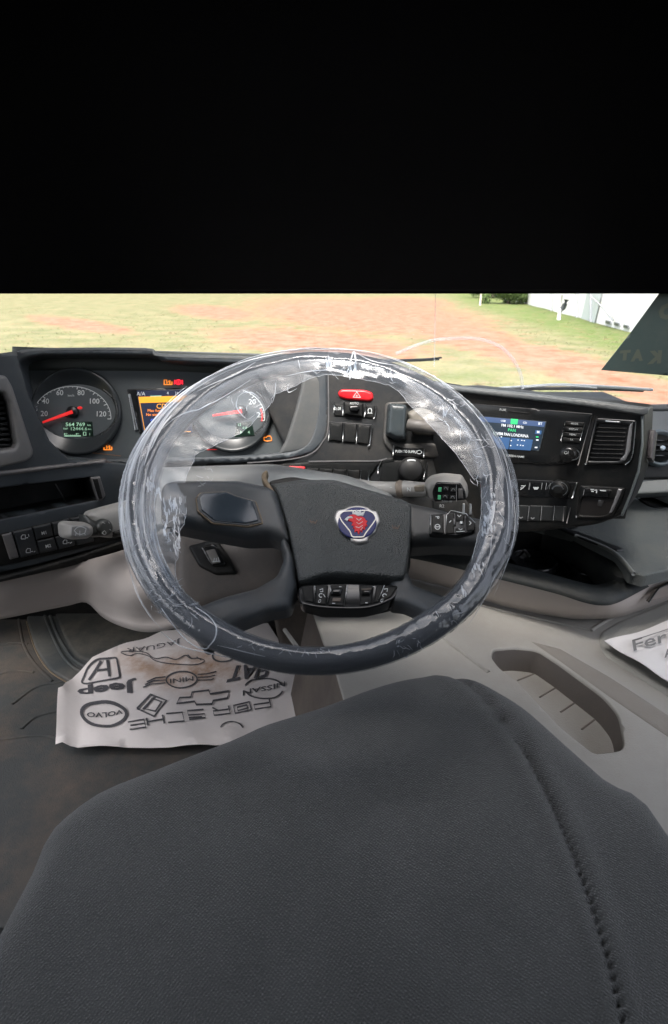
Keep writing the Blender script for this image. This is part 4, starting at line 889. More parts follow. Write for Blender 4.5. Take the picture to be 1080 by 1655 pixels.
# ================================================================== RIGHT: TRAY, SHELF, PASSENGER SIDE
def right():
    ZR = zpl(-.50)
    t = thing('centre_tray', 'dark storage tray with cup holders and beige front wall, below the centre stack', 'tray', ZR.pt(840,960))
    rimo = cr([(560,880),(660,893),(740,910),(815,929),(900,950),(945,964),(975,969),(1000,965),(1040,945),(1085,922),(1160,890)], 5, False)
    rimi = cr([(560,862),(660,874),(740,890),(815,908),(880,925),(935,940),(962,945),(985,940),(1030,925),(1085,903),(1160,872)], 5, False)
    V = []; n = len(rimo); Fc = []
    for a, b in zip(rimi, rimo):
        p = ZR.pt(*a, .0); q = ZR.pt(*b, -.004); V += [p-np.array([0,0,.05]), p, p*.6+q*.4+np.array([0,0,.004]), q, q-np.array([0,0,.008])]
    for i in range(n-1):
        for k in range(4): c = 5*i+k; Fc.append([c, c+5, c+6, c+1])
    mk('rim', t, V, Fc, mat('tray_rim', (.02,.024,.025), .55, 900, .3, .15, 30, .10, spec=.3))
    bot = cr([(560,915),(660,934),(740,955),(800,976),(860,990),(920,1000),(960,1001),(1000,998),(1040,985),(1085,968),(1160,940)], 5, False)
    V = []; Fc = []; n = len(rimo)
    for a, b in zip(rimo, bot):
        p = ZR.pt(*a, -.006); ZB = zpl(-.592); q = ZB.pt(*b)
        for k in range(8):
            u = k/7; V.append(p*(1-u)+q*u + np.array([0,-.008,0])*math.sin(math.pi*u))
    for i in range(n-1):
        for k in range(7): c = 8*i+k; Fc.append([c, c+1, c+9, c+8])
    mk('front_wall', t, V, Fc, BEI)
    # wall notch at right
    SWL = PL((1000,985,ZR.pt(1000,966)[1]-.012),(1080,960,ZR.pt(1080,925)[1]-.012),(1040,950,ZR.pt(1040,948)[1]-.012))
    relief('wall_notch', t, [(1046,972),(1060,952),(1100,936),(1100,958)], SWL, mat('notch_beige', (.22,.19,.17), .7), .002, 2, .003, 6, off=.001); tube('notch_edge', t, [SWL.pt(1046,972,.003), SWL.pt(1062,950,.003), SWL.pt(1090,935,.003)], .0015, DK, 6)
    # floor of the tray
    ZI = zpl(-.555)
    relief('tray_floor', t, [(540,790),(900,800),(1045,905),(985,943),(880,932),(740,905),(540,872)], ZI, mat('tray_floor_black', (.022,.025,.028), .38, 600, .3, .2, 20, .15), .002, 2, .01, 14)
    # back rim: wide dark band swinging round
    ZK = zpl(-.49)
    relief('back_rim', t, cr([(900,838),(930,852),(975,876),(1003,900),(1022,928),(1008,934),(992,928),(970,906),(935,882),(890,858),(850,845)], 3), ZK, mat('tray_rim', (0,0,0)), .006, 8, .05, 8)
    # cup holders
    for cx, cy, r in ((860,918,34),(955,930,30)):
        lathe('cup_holder', t, cx, cy, r, ZI, [(1.14,.0),(1.12,.016),(1.05,.020),(.97,.018),(.93,.004),(.5,.003)], mat('cup_black', (.012,.013,.015), .25), 32, off=.002)
    for q in ([(875,862),(905,868),(930,892),(905,900),(868,890)], [(905,868),(960,895),(975,920),(950,915)]): relief('divider', t, rnd(q, 6), ZI, mat('divider_black', (.022,.024,.026), .35, 0, 0, .2, 20, .1), .02, 9, .02, 8, off=.0)
    for a, b in (((846,903),(854,912)), ((936,927),(944,934))): tube('clip', t, [ZI.pt(*a, .02), ZI.pt(*b, .02)], .003, MID, 8)
    # passenger shelf
    ZS = zpl(-.47)
    t = thing('passenger_shelf', 'grey textured shelf on the passenger side, right of the centre stack', 'shelf', ZS.pt(1040,880))
    hole = rnd([(1018,792),(1030,784),(1062,793),(1085,803),(1085,822),(1055,820),(1030,806)], 4)
    relief('surface', t, [[(850,842),(925,856),(1000,820),(1018,775),(1060,760),(1200,735),(1300,900),(1100,918),(1040,932),(1018,926),(996,898),(930,862)], hole], ZS, SHELF, .003, 3, .02, 10)
    relief('pocket', t, [(1010,780),(1100,795),(1100,830),(1010,815)], zpl(-.50), BLK, .001, 1, 0, 10)
    tube('pocket_edge', t, [ZS.pt(x, y, .003) for x, y in cr([(1018,794),(1032,808),(1056,822),(1100,824)], 5, False)], .003, mat('edge_black', (.01,.011,.012), .4), 8)
    tube('pocket_edge', t, [ZS.pt(x, y, .003) for x, y in cr([(1030,784),(1062,793),(1100,807)], 5, False)], .004, MATS['edge_black'], 8)
    relief('rubber_strip', t, rnd([(888,851),(900,851),(960,872),(1002,888),(1008,893),(996,894),(950,878)], 2), ZS, MATS['edge_black'], .002, 2, .002, 6, off=.004)
    tube('shelf_lip', t, [ZS.pt(x, y, .003) for x, y in cr([(1024,930),(1000,902),(975,886),(930,868)], 5, False)], .004, mat('lip_grey', (.20,.21,.20), .6), 8)
    tube('shelf_lip', t, [ZS.pt(x, y, .001) for x, y in cr([(1000,892),(1040,912),(1080,905),(1140,892)], 5, False)], .0018, MATS['lip_grey'], 8)
    # passenger dash end
    PP = PL((1045,740,1.15),(1120,740,1.15),(1080,660,1.2))
    t = thing('passenger_dash', 'light grey passenger dashboard end beyond the centre stack', 'dashboard', PP.pt(1080,780))
    relief('panel', t, [(1010,660),(1200,650),(1200,790),(1000,800)], PP, mat('pass_grey', (.15,.165,.17), .5, 900, .2, .1, 20, .1), .004, 3, .10, 14)
    relief('top_strip', t, [(1010,655),(1200,650),(1200,664),(1010,666)], PP, TOP, .01, 4, .08, 14)
    relief('lower_band', t, [(1000,752),(1060,748),(1200,740),(1200,775),(1040,776),(1000,790)], PP, BLK, .008, 5, .05, 12, off=.004)
    relief('light_band', t, [(1000,800),(1040,778),(1200,752),(1200,790),(1060,797)], PP, mat('band_light', (.24,.25,.24), .6), .004, 4, .02, 10, off=.002)
    t = thing('round_air_vent', 'round dark vent with grey ring at the right edge, behind the bracket', 'air vent', PP.pt(1065,750))
    lathe('ring', t, 1058, 727, 27, PP, [(1.1,0),(1.08,.02),(.95,.024),(.85,.012)], mat('vent_ring_grey', (.12,.15,.17), .4), 32, off=.004)
    lathe('barrel', t, 1058, 727, 22, PP, [(1,0),(.95,.006)], BLK, 28, off=.018)
    for k in range(4): tube('louvre', t, [PP.pt(1040,716+k*8,.028), PP.pt(1076,717+k*8,.028)], .002, GLB, 6)
    lathe('blue_white_tab', t, 1057, 729, 4, PP, [(1,0),(.8,.004)], mat('tab_white', (.5,.6,.7), .3), 12, off=.032)
    # bracket clipped to the stack side
    PB2 = PL((1043,740,.84),(1062,740,.83),(1050,700,.86))
    t = thing('phone_bracket', 'small dark upright plastic bracket clipped to the right side of the centre stack', 'bracket', PB2.pt(1050,745))
    relief('back_plate', t, rnd([(1050,695),(1061,696),(1055,744),(1046,742)], 1.5), PB2, mat('bracket_purple', (.05,.045,.05), .5, 700, .3, .2), .006, 1.5, .012, 5)
    relief('clip', t, rnd([(1043,697),(1051,699),(1047,716),(1043,742),(1040,740)], 1.5), PB2, BLK, .004, 1.5, .02, 5, off=-.008)
right()
# ================================================================== WHEEL
def seg_pt(th, r, h): return WC + WX*math.cos(th)*r + WU*math.sin(th)*r + WN*h
def rim_io(a):                                # inner and outer radius of the leather rim round the wheel
    def g(x, pts):
        x = x % 360; pts = pts+[(pts[0][0]+360, pts[0][1])]
        for (p, u), (q, v) in zip(pts, pts[1:]):
            if p <= x <= q or p <= x+360 <= q: f = ((x if p <= x <= q else x+360)-p)/(q-p); f = f*f*(3-2*f); return u+(v-u)*f
    d = math.degrees(a)
    return g(d, [(0,.2075),(90,.2085),(180,.2070),(235,.219),(270,.2245),(305,.219)]), g(d, [(0,.2440),(90,.2425),(180,.2420),(235,.2500),(270,.2520),(305,.2505)])
def rim_pt(a, cb, sb, e=0, eo=None, hn=1.0, dr=0):      # point on the rim section (cos b, sin b), e = extra thickness
    i, o = rim_io(a); c = (i+o)/2; w = (o-i)/2+e
    if eo is not None and cb > 0: w = eo-c
    return seg_pt(a, c+(w+dr)*cb, (.0150+e+dr)*hn*sb)
def wheel():
    t = thing('steering_wheel', 'black four spoke truck steering wheel with a griffin emblem, turned slightly', 'steering wheel', WC-WN*.06)
    n, k = 160, 20; V = []; Fc = []
    for i in range(n):
        a = 2*math.pi*i/n
        for j in range(k):
            b = 2*math.pi*j/k; V.append(rim_pt(a, math.cos(b), math.sin(b)))
    for i in range(n):
        for j in range(k): Fc.append([i*k+j, ((i+1) % n)*k+j, ((i+1) % n)*k+(j+1) % k, i*k+(j+1) % k])
    mk('rim', t, V, Fc, LEA)
    B = Bowl(.050)
    def roll(px, py):           # upper left spoke: its top face rolls away from the driver above the ridge
        rg = 794 if px < 385 else 794+(px-385)*.2
        return -.050*(max(0, rg-py)/38)**1.2
    def sp_(name, o, m=SPK, h=.012, w=12, sk=.022, r=6, step=8, off=0, lab=None, ex=None): return relief(name, t, rnd(o, r), B, m, h, w, sk, step, off=off, label=lab, prof=(.06,.2,.4,.65,1), extra=ex)
    # four spokes
    sp_('spoke', [(262,800),(285,764),(320,759),(380,755),(425,760),(446,790),(464,850),(470,884),(440,872),(400,873),(340,862),(290,852),(262,850)], h=.018, w=12, step=6, ex=roll)
    sp_('spoke', [(462,866),(476,905),(480,950),(470,985),(430,992),(385,1010),(330,1050),(300,1010),(320,985),(365,968),(415,955),(448,935),(460,905),(452,880)], h=.016, w=16, r=8)
    sp_('spoke', [(640,808),(662,818),(700,826),(745,838),(790,846),(800,880),(770,884),(720,882),(662,886),(650,860)], m=mat('spoke_dark', (.03,.033,.035), .42, 1200, .2, .12, 20, .06), h=.016, w=14)
    sp_('spoke', [(648,915),(658,925),(668,950),(720,968),(760,962),(740,1000),(690,1008),(685,993),(655,980),(632,978),(628,940)], m=SPK, h=.014, w=12, r=8)
    # hub shell behind pad and pad
    relief('hub_shell', t, rnd([(430,768),(470,760),(600,782),(664,818),(666,905),(655,940),(642,962),(590,974),(518,974),(486,962),(474,930),(456,840)], 10), B, BLK, .006, 8, .028, 10, off=-.016)
    pad = cr([(429,765),(450,761),(500,764),(548,770),(600,785),(640,803),(657,813),(663,830),(663,865),(660,905),(655,932),(646,947),(610,945),(565,942),(525,942),(490,948),(482,942),(477,915),(468,872),(456,832),(444,796),(433,776)], 4)
    def ptop(px, py):           # the pad's upper face rolls away, its left flank is bevelled
        cr_y = 797 if px < 540 else 797+(px-540)*.29
        d = max(0, cr_y-py); l = max(0, (505-(px-(py-800)*.14*0)) - (850-py)*.13*0 - 30*0)
        xl = 470+(py-795)*.24; dl = max(0, xl+22-px)
        return -.040*(d/34)**1.3 - .008*(dl/40)
    relief('airbag_cover', t, pad, B, PADM, .012, 5, .05, 4.5, off=.010, extra=ptop, prof=(.12,.35,.65,1))
    relief('worn_gap', t, cr([(424,772),(430,766),(434,768),(432,778),(440,792),(448,804),(445,806),(434,795),(425,782)], 3), B, TAN, .003, 2, .008, 3, off=.006)
    # blank display panel on the left spoke with tan dirt round it
    BP = Bowl(.050, .0185)
    o = rnd([(319,806),(326,798),(365,796),(383,803),(412,811),(423,845),(400,850),(345,845),(322,826)], 3)
    ring = lambda k: [(372+(x-372)*k, 823+(y-823)*k) for x, y in o]
    relief('panel_dirt', t, ring(1.06), BP, TAN, .0008, 1, .002, 6); relief('blank_panel', t, ring(1.02), BP, SPK, .0015, 1, .002, 6, off=.0004)
    relief('blank_panel', t, ring(.92), BP, mat('panel_glass', (.03,.042,.055), .2, 0, 0, .25, 40, .06), .001, 1.5, .001, 6, off=.0024)
    # right spoke buttons
    BR = Bowl(.050, .0165)
    b = relief('button_pad', t, rnd([(694,834),(717,832),(726,828),(752,834),(768,848),(766,862),(740,868),(718,867),(694,866)], 3), BR, GLB, .004, 2, .004, 5)
    for q in ([(697,836),(716,835),(717,866),(697,864)], [(720,835),(733,832),(733,866),(719,866)], [(735,832),(750,835),(748,846),(736,846)], [(735,857),(750,856),(748,865),(736,866)], [(752,836),(766,849),(764,861),(753,862)]): relief('button', b, rnd(q, 2), BR, BLK, .002, 1.5, .002, 5, off=.004)
    for q in ([(695,836),(694,866)], [(719,867),(721,836),(728,829),(752,834),(767,849)]): tube('silver_line', b, [BR.pt(x, y, .0055) for x, y in q], .0005, SIL, 6)
    txt('button_icon', b, 'P', 706, 841, 6, BR, WHT, (0,1), off=.0066, bold=.01); joined('button_icon', b, [rib_geo(ell(706,856,4,4,14), BR, 1.2, .0066, True), rib_geo([(703,856),(709,856)], BR, 1.2, .0066), rib_geo([(742,849),(746,849)], BR, 4, .0066), rib_geo([(738,837),(741,840),(744,837)], BR, 1.2, .0066), rib_geo([(740,859),(743,861),(746,859)], BR, 1.2, .0066), rib_geo([(757,847),(760,850),(757,853)], BR, 1.2, .0066), rib_geo([(736,864),(750,863)], BR, 1, .0066), rib_geo([(728,846),(725,849)], BR, 1.2, .0066)], WHT)
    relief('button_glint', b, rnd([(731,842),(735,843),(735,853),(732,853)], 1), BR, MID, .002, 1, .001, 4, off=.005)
    # lower button strip
    BS = Bowl(.050, .012)
    st = relief('cruise_panel', t, cr([(484,950),(510,946),(560,944),(610,946),(648,948),(646,958),(634,970),(610,981),(580,986),(530,985),(500,981),(486,974)], 3), BS, GLB, .003, 3, .02, 6, off=.0)
    for q in ([(487,951),(507,949),(508,976),(494,974)], [(510,949),(531,948),(528,980),(510,978)], [(534,948),(560,947),(556,982),(531,981)], [(580,947),(605,948),(600,978),(582,981)], [(608,948),(620,948),(612,975),(604,977)], [(622,949),(643,950),(632,967),(616,974)]): relief('button', st, rnd(q, 2), BS, BLK, .002, 2, .002, 6, off=.003)
    for q in ([(509,949),(510,962)], [(533,948),(535,958),(527,980)], [(562,948),(556,982)], [(621,949),(610,976)]): tube('silver_line', st, [BS.pt(x, y, .0048) for x, y in q], .0004, SIL, 6)
    for s, x, y in (('O',517,975),('O',617,974)): txt('button_icon', st, s, x, y, 6, BS, WHT, (1,.05), (.3,-1), off=.0062, wide=4)
    joined('button_icon', st, [rib_geo([(548,952),(552,952)], BS, 1.1, .0062)], WHT); joined('button_icon', st, [rib_geo(ell(519,966,3,3,10,40,300), BS, 1.1, .0062), rib_geo([(523,964),(526,969)], BS, 1, .0062), rib_geo([(517,957),(522,955),(522,960),(518,960)], BS, 1.1, .0062), rib_geo(ell(621,966,3,2.4,10,0,250), BS, 1.1, .0062), rib_geo([(620,956),(626,955),(625,960)], BS, 1.1, .0062),
        rib_geo([(537,979),(542,979)], BS, 1.1, .0062), rib_geo([(602,952),(605,952)], BS, 1.1, .0062), rib_geo([(590,978),(594,978)], BS, 1.1, .0062)], WHT)
    for q in ([(536,955),(555,955),(551,966),(534,966)], [(585,955),(602,955),(598,966),(583,966)]): relief('rocker', st, rnd(q, 2), BS, GLB, .005, 4, .002, 4, off=.005)
    for q in ([(538,970),(552,970),(550,976),(537,976)], [(584,958),(600,957),(599,960),(584,961)]): relief('rocker_worn', st, rnd(q, 1.5), BS, mat('worn_rubber', (.11,.09,.075), .6), .001, 1, .001, 4, off=.0105 if q[0][1] < 960 else .006)
    # horn marks
    BH = Bowl(.050, .0225)
    for x, y in ((507,843),(640,852)): joined('horn_mark', t, [rib_geo([(x-6,y-3),(x-5,y+1),(x-1,y),(x+3,y+2),(x+6,y-2)], BH, 1.1, .0004), rib_geo([(x-4,y+2),(x+4,y+3)], BH, .9, .0004)], mat('horn_brown', (.16,.10,.07), .7))
    # emblem
    e = relief('emblem', t, cr([(540,838),(545,826),(556,823),(565,819),(580,817.5),(594,820),(602,825),(610,828),(615,842),(610,852),(607,861),(597,869),(594,877),(580,880),(568,876),(565,868),(553,860),(545,850)], 4), BH, CHR, .004, 3, .004, 3, off=-.001)
    relief('blue_field', e, ell(577.5,847.5,31,25.5,36), BH, BLUE, .0006, 2, .001, 5, off=.0035)
    G = [rib_geo(rnd([(553,830),(562,829),(594,828),(603,832),(608,841),(602,850),(590,866),(588,871),(569,871),(566,862),(552,845),(548,836)], 3), BH, 1.7, .0048, True)]
    joined('emblem_frame', e, G, CHR)
    gr_ = [(566,846),(561,843),(563,838),(568,835),(574,835),(579,838),(584,838),(589,840),(591,844),(594,845),(592,849),(594,853),(590,855),(590,859),(586,859),(585,864),(582,861),(580,867),(577,862),(573,863),(573,858),(570,857),(572,853),(568,852),(570,848)]
    relief('griffin_head', e, cr(gr_, 2), BH, REDE, .0008, 1.2, .0005, 3, off=.0044)
    relief('griffin_crown', e, [(570,834),(568,827),(573,831),(576,826.5),(579,831),(583,826),(584,832),(590,829),(587,837),(578,837)], BH, mat('emblem_white', (.5,.53,.55), .5), .0006, .8, .0005, 3, off=.0046)
    relief('griffin_beak', e, [(557,843),(562,838.5),(569,838),(571,841),(564,842),(561,846)], BH, mat('emblem_white', (0,0,0)), .0006, .8, .0005, 3, off=.0052)
    joined('griffin_feathers', e, [rib_geo([(576,842),(580,845),(584,842)], BH, 1, .0058), rib_geo([(576,848),(580,851),(586,847)], BH, .8, .0058), rib_geo([(575,855),(580,857),(586,853)], BH, .8, .0058), rib_geo([(583,861),(586,856)], BH, .7, .0058)], mat('emblem_white', (0,0,0)))
wheel()
# ================================================================== STALKS
def stalks():
    A = PL((90,870,.78),(210,850,.86),(150,800,.84))
    t = thing('wiper_stalk', 'grey steering stalk with a wiper icon end cap, left of the wheel', 'stalk', A.pt(190,860))
    STK = mat('stalk_grey', (.27,.27,.26), .5, 900, .2, .15, 20, .35)
    relief('arm', t, rnd([(140,828),(175,818),(220,806),(260,806),(260,850),(215,862),(180,870),(150,866)], 10), A, STK, .016, 18, .02, 6)
    relief('sleeve', t, rnd([(172,858),(215,838),(262,828),(262,860),(215,862),(180,870)], 5), A, BLK, .016, 8, .02, 6, off=.002)
    relief('collar', t, rnd([(132,829),(142,838),(172,848),(174,860),(160,868),(140,868),(134,850)], 8), A, mat('collar_black', (.03,.035,.035), .4, dust=.15, var=.2), .019, 9, .02, 5, off=.004)
    relief('twist_knob', t, ell(160,852,14,14.5,26), A, mat('collar_black', (0,0,0)), .012, 6, .012, 4, off=.018)
    c = relief('end_cap', t, rnd([(97,846),(104,842),(132,843),(143,848),(144,862),(136,870),(112,872),(99,868)], 9), A, STK, .024, 8, .02, 4, off=.008)
    relief('cap_inset', c, rnd([(103,849),(128,847),(134,853),(133,865),(118,868),(104,865)], 5), A, mat('cap_silver', (.26,.26,.26), .35, metal=.3), .002, 2, .002, 4, off=.031)
    joined('wash_icon', c, [rib_geo(cr([(108,856),(113,851),(120,850),(127,853)], 3, False), A, 1.3, .0338), rib_geo([(108,856),(113,861),(119,862),(125,860),(127,853)], A, 1.3, .0338), rib_geo([(117,856),(117,864)], A, 1.1, .0338), rib_geo([(111,860),(110,864)], A, 1, .0338), rib_geo([(124,860),(126,863)], A, 1, .0338)], WHT)
    kk = mat('stalk_print', (.35,.36,.35), .6); joined('knob_print', t, [rib_geo([(153,860),(157,856),(160,860),(157,863),(153,860)], A, 1.2, .0315), rib_geo([(154,843),(158,845)], A, 1.2, .0315), rib_geo([(163,842),(165,845)], A, 1.2, .0315), rib_geo([(165,854),(168,856)], A, 1.2, .0315)], kk)
    G = PL((600,790,.90),(755,790,.86),(680,770,.88))
    t = thing('gear_stalk', 'grey gear selector stalk with lit buttons, right of the wheel hub', 'stalk', G.pt(600,800))
    SG = mat('gear_stalk_grey', (.24,.24,.235), .45, 900, .2, .15, 20, .25)
    def c3(q): return [G.pt(x, y, z) for x, y, z in q]
    tube('arm', t, c3([(560,786,-.01),(600,788,0),(622,789,.002),(643,790,.002)]), [.013,.0115,.012,.013], SG, 18)
    tube('ring', t, c3([(641,789,.002),(645,789,.002),(650,790,.002),(653,790,.002)]), [.0125,.0148,.0148,.013], mat('ring_dirty', (.14,.115,.095), .6, 900, .2, .2, 40, .4), 18)
    tube('selector_ring', t, c3([(651,789,.002),(655,789,.002),(683,790,.004),(690,790,.004)]), [.0135,.0138,.0125,.012], SG, 18)
    GT_ = G.sh(.0172)
    txt('selector_text', t, 'N', 661, 791, 6, GT_, WHT, off=0, bold=.01); txt('selector_text', t, 'I', 632, 788, 4, GT_, WHT, (0,1), off=-.001)
    relief('selector_tab', t, rnd([(669,786),(686,785),(686,795),(670,795)], 2), GT_, mat('tab_tan', (.16,.14,.11), .5), .002, 2, .006, 4, off=-.002)
    relief('head', t, rnd([(684,783),(695,773),(715,769),(746,772),(755,788),(757,803),(740,808),(705,812),(690,802)], [8,6,6,4,4,4,6,10,6]), G, SG, .016, 10, .018, 5)
    f = relief('button_face', t, rnd([(706,775),(745,776),(753,790),(754,803),(703,806),(700,790)], 4), G, GLB, .003, 2, .003, 5, off=.0155)
    for x, y in ((713,785.5),(712,798)): relief('green_mark', f, [(x-2.5,y-3.5),(x+2.5,y-3.5),(x+2,y+3.5),(x-3,y+3.5)], G, SKYGRN, .0005, .5, 0, 4, off=.019)
    for x, y in ((722,784),(734,786),(721,797),(733,798)): relief('button', f, rnd([(x-4.5,y-3),(x+5,y-3),(x+4,y+3),(x-5,y+3)], 1.2), G, DK, .001, 1, .001, 4, off=.0185); ribbon('button_mark', f, cr([(x-3,y+1),(x-1,y-2),(x+2,y-1),(x+3,y+2)], 3, False), G, .9, GRYP, .0202)
    ribbon('divider', f, [(739,778),(739,804)], G, 1, GRYP, .0192); relief('knurl', f, [(742,784),(748,784),(750,800),(742,800)], G, MID, .001, .6, .0005, 4, off=.0187); txt('button_text', f, 'TURN SET', 724, 804.3, 2.6, G, WHT, off=.0195)
    # icons peeping between stalk and spoke
    t = thing('gear_label', 'small dark panel with white marks between the stalk and right spoke', 'label', PCC.pt(740,820))
    P2 = PL((700,820,.93),(790,820,.93),(740,800,.94))
    relief('panel', t, rnd([(700,808),(784,806),(786,850),(700,850)], 3), P2, BLK, .002, 2, .006, 8)
    txt('panel_text', t, 'R2', 714, 818, 5, P2, GRYP, off=.003); txt('panel_text', t, 'H H', 768, 816, 5, P2, WHT, off=.003); txt('panel_text', t, 'H H', 770, 824, 5, P2, WHT, off=.003)
    for x in (749,760): relief('silver_tab', t, rnd([(x-2,814),(x+2,814),(x+1.5,832),(x-2.5,832)], 1), P2, SIL, .002, 1, .002, 4, off=.003)
stalks()
# ================================================================== CLEAR WRAP ON THE WHEEL
def wrap():
    t = thing('plastic_wrap', 'clear crinkled protective plastic film wrapped round the steering wheel rim', 'plastic film', seg_pt(math.pi, .23, .02))
    from mathutils import noise as mn
    def nz(v, s): return mn.fractal(Vector(v)*s, .9, 2.1, 4)
    def vor(v): d = mn.voronoi(Vector(v))[0]; return d[1]-d[0]
    n, k = 900, 56; V = []; Fc = []; glare_w = []; alo = []
    for i in range(n):
        a = 2*math.pi*i/n; ad = math.degrees(a)
        def bump(c, w): d = (ad-c+180) % 360-180; return math.exp(-(d/w)**2)
        wide = min(1, bump(165,60)+bump(100,45)+bump(35,50)+bump(350,30))
        _, o_ = rim_io(a); eo = max(o_+.0008, .2527*wide+(o_+.0008)*(1-wide))
        crk = .12+.88*max(bump(186,14), bump(96,14), bump(40,16), bump(306,22), bump(342,10), bump(228,10))
        ca, sa = math.cos(a), math.sin(a)
        for j in range(k):
            b = 2*math.pi*j/k; cb, sb = math.cos(b), math.sin(b)
            fold = .0005*math.sin(b*7+4*nz((ca*1.1, sa*1.1, 2), 1))*(.4+wide*1.8)
            cz = max(0, .16-vor((ca*14, sa*14, b*1.5)))/.16
            dr = fold+.0008*cz*crk+.0009*max(0, nz((ca*3, sa*3, b*2.2), 1))*wide
            V.append(rim_pt(a, cb, sb, .0010, eo, 1, dr))
            up = max(0, sb)
            # painted glare and sky reflection: left side, and outer edge of the top
            st = lambda x, p, q: max(0, min(1, (x-p)/(q-p)))
            L_ = .55*bump(200,26)*(1 if sb > -.2 else .2) + .9*bump(158,24)*st(cb,.05,.6) + 1.0*bump(122,34)*st(cb,.45,.8) + 1.0*bump(82,26)*st(cb,.6,.9) + .6*bump(40,24)*st(cb,.65,.95) + .35*bump(10,30)*st(cb,.8,1)
            glare_w.append(float(min(1, L_))); alo.append((a*2.2, b*5.0, 3.0))
    for i in range(n):
        for j in range(k): Fc.append([i*k+j, ((i+1) % n)*k+j, ((i+1) % n)*k+(j+1) % k, i*k+(j+1) % k])
    o = mk('tight_film', t, V, Fc, WRAP)
    q = o.data.attributes.new('glare', 'FLOAT', 'POINT'); q.data.foreach_set('value', glare_w)
    q = o.data.attributes.new('along', 'FLOAT_VECTOR', 'POINT'); q.data.foreach_set('vector', [c for v in alo for c in v])
    # surface over rim and flaps, for the painted highlights
    PT = Plane(WC+WN*.009, WN); PF = Plane(WC+WN*.004, WN)
    class Top:
        n = WN
        def pt(s, px, py, off=0):
            p = PT.pt(px, py); d = p-WC; a = math.atan2(d@WU, d@WX); r = math.hypot(d@WU, d@WX); i, o = rim_io(a); o = .2527 if r > (i+o)/2 else o
            c = (rim_io(a)[0]+rim_io(a)[1])/2; w = (o-c) if r > c else (c-i); q = min(1, abs(r-c)/max(w, 1e-4))
            h = .0163*math.sqrt(1-q*q) if r > i+.002 else .0055
            return seg_pt(a, r, h+.0012+off)
    TP = Top()
    # loose flaps inside the rim, crumpled into small facets
    def flap(inner, name='loose_flap', nv=18, amp=1.0, kk=8):
        P = cr(inner, kk, False); V = []; n = len(P); Fc = []; E = []
        for i, (x, y) in enumerate(P):
            jx = 1.8*nz((i*.35, 0, 5), 1); p = PF.pt(x+jx, y+jx); d = p-WC; a = math.atan2(d@WU, d@WX); o = rim_pt(a, -.5, .86, .001)
            for j in range(nv+1):
                u = j/nv; q = o*(1-u)+p*u
                c = vor((q[0]*110, q[1]*110, q[2]*110)); c2 = vor((q[0]*38+5, q[1]*38, q[2]*38))
                q = q + WN*(amp*min(1, u*3)*(.0004*(.4-c) + .0024*(.4-c2)))
                V.append(q)
            E.append(V[-1])
        for i in range(n-1):
            for j in range(nv): c = i*(nv+1)+j; Fc.append([c, c+1, c+nv+2, c+nv+1])
        f = mk(name, t, V, Fc, FLAP, True)
        tube('film_edge_glint', f, E, .00028, CREASE_GLINT, 5)  # pale tube paints the light caught along the film's edge
    flap([(352,1040),(345,1012),(316,985),(300,965),(284,930),(287,895),(291,860),(300,838),(301,800),(300,775),(312,748),(318,735),(345,722),(388,700),(402,690),(436,655),(442,640),(470,628),(500,613),(530,606),(575,612),(610,618),(642,630),(662,655),(690,682),(715,710),(740,738),(765,775)])
    flap([(778,790),(778,830),(772,870),(766,890),(756,925),(735,955)], amp=.7)
    # rounded end of one film piece at the lower left, its bright edge painted
    e_ = cr([(262,985),(282,1012),(306,1036),(330,1045),(348,1038),(352,1020),(340,1000),(318,985)], 6, False)
    tube('film_edge_glint', t, [TP.pt(x, y, .001) for x, y in e_], .0006, CREASE_GLINT, 6)
    # highlights on the film's creases, painted as pale strokes
    V = []; Fc = []
    def crease_glint(pts, w):
        P = [np.array(p, float) for p in pts]; m = len(P); s0 = len(V)
        for i in range(m):
            d = P[min(i+1, m-1)]-P[max(i-1, 0)]; d /= max(1e-6, np.linalg.norm(d)); nn = np.array([-d[1], d[0]])*w*.5*math.sin(math.pi*(i+.35)/(m-.3))
            V.extend([TP.pt(*(P[i]+nn)), TP.pt(*(P[i]-nn)), TP.pt(*P[i], .0006)])
        for i in range(m-1):
            a = s0+3*i; Fc.extend([[a, a+2, a+5, a+3], [a+2, a+1, a+4, a+5]])
    def rndcr(x, y, rx, ry, cnt, ang, spread, ln, w):
        for _ in range(cnt):
            cx = x+rx*(2*rng.random()-1); cy = y+ry*(2*rng.random()-1); a = math.radians(ang+spread*rng.normal()); L = ln*(.4+rng.random())
            pts = []; q = np.array([cx, cy])
            for i in range(6): pts.append(tuple(q)); a += .35*rng.normal(); q = q+np.array([math.cos(a), math.sin(a)])*L/5
            crease_glint(pts, w*(.5+rng.random()))
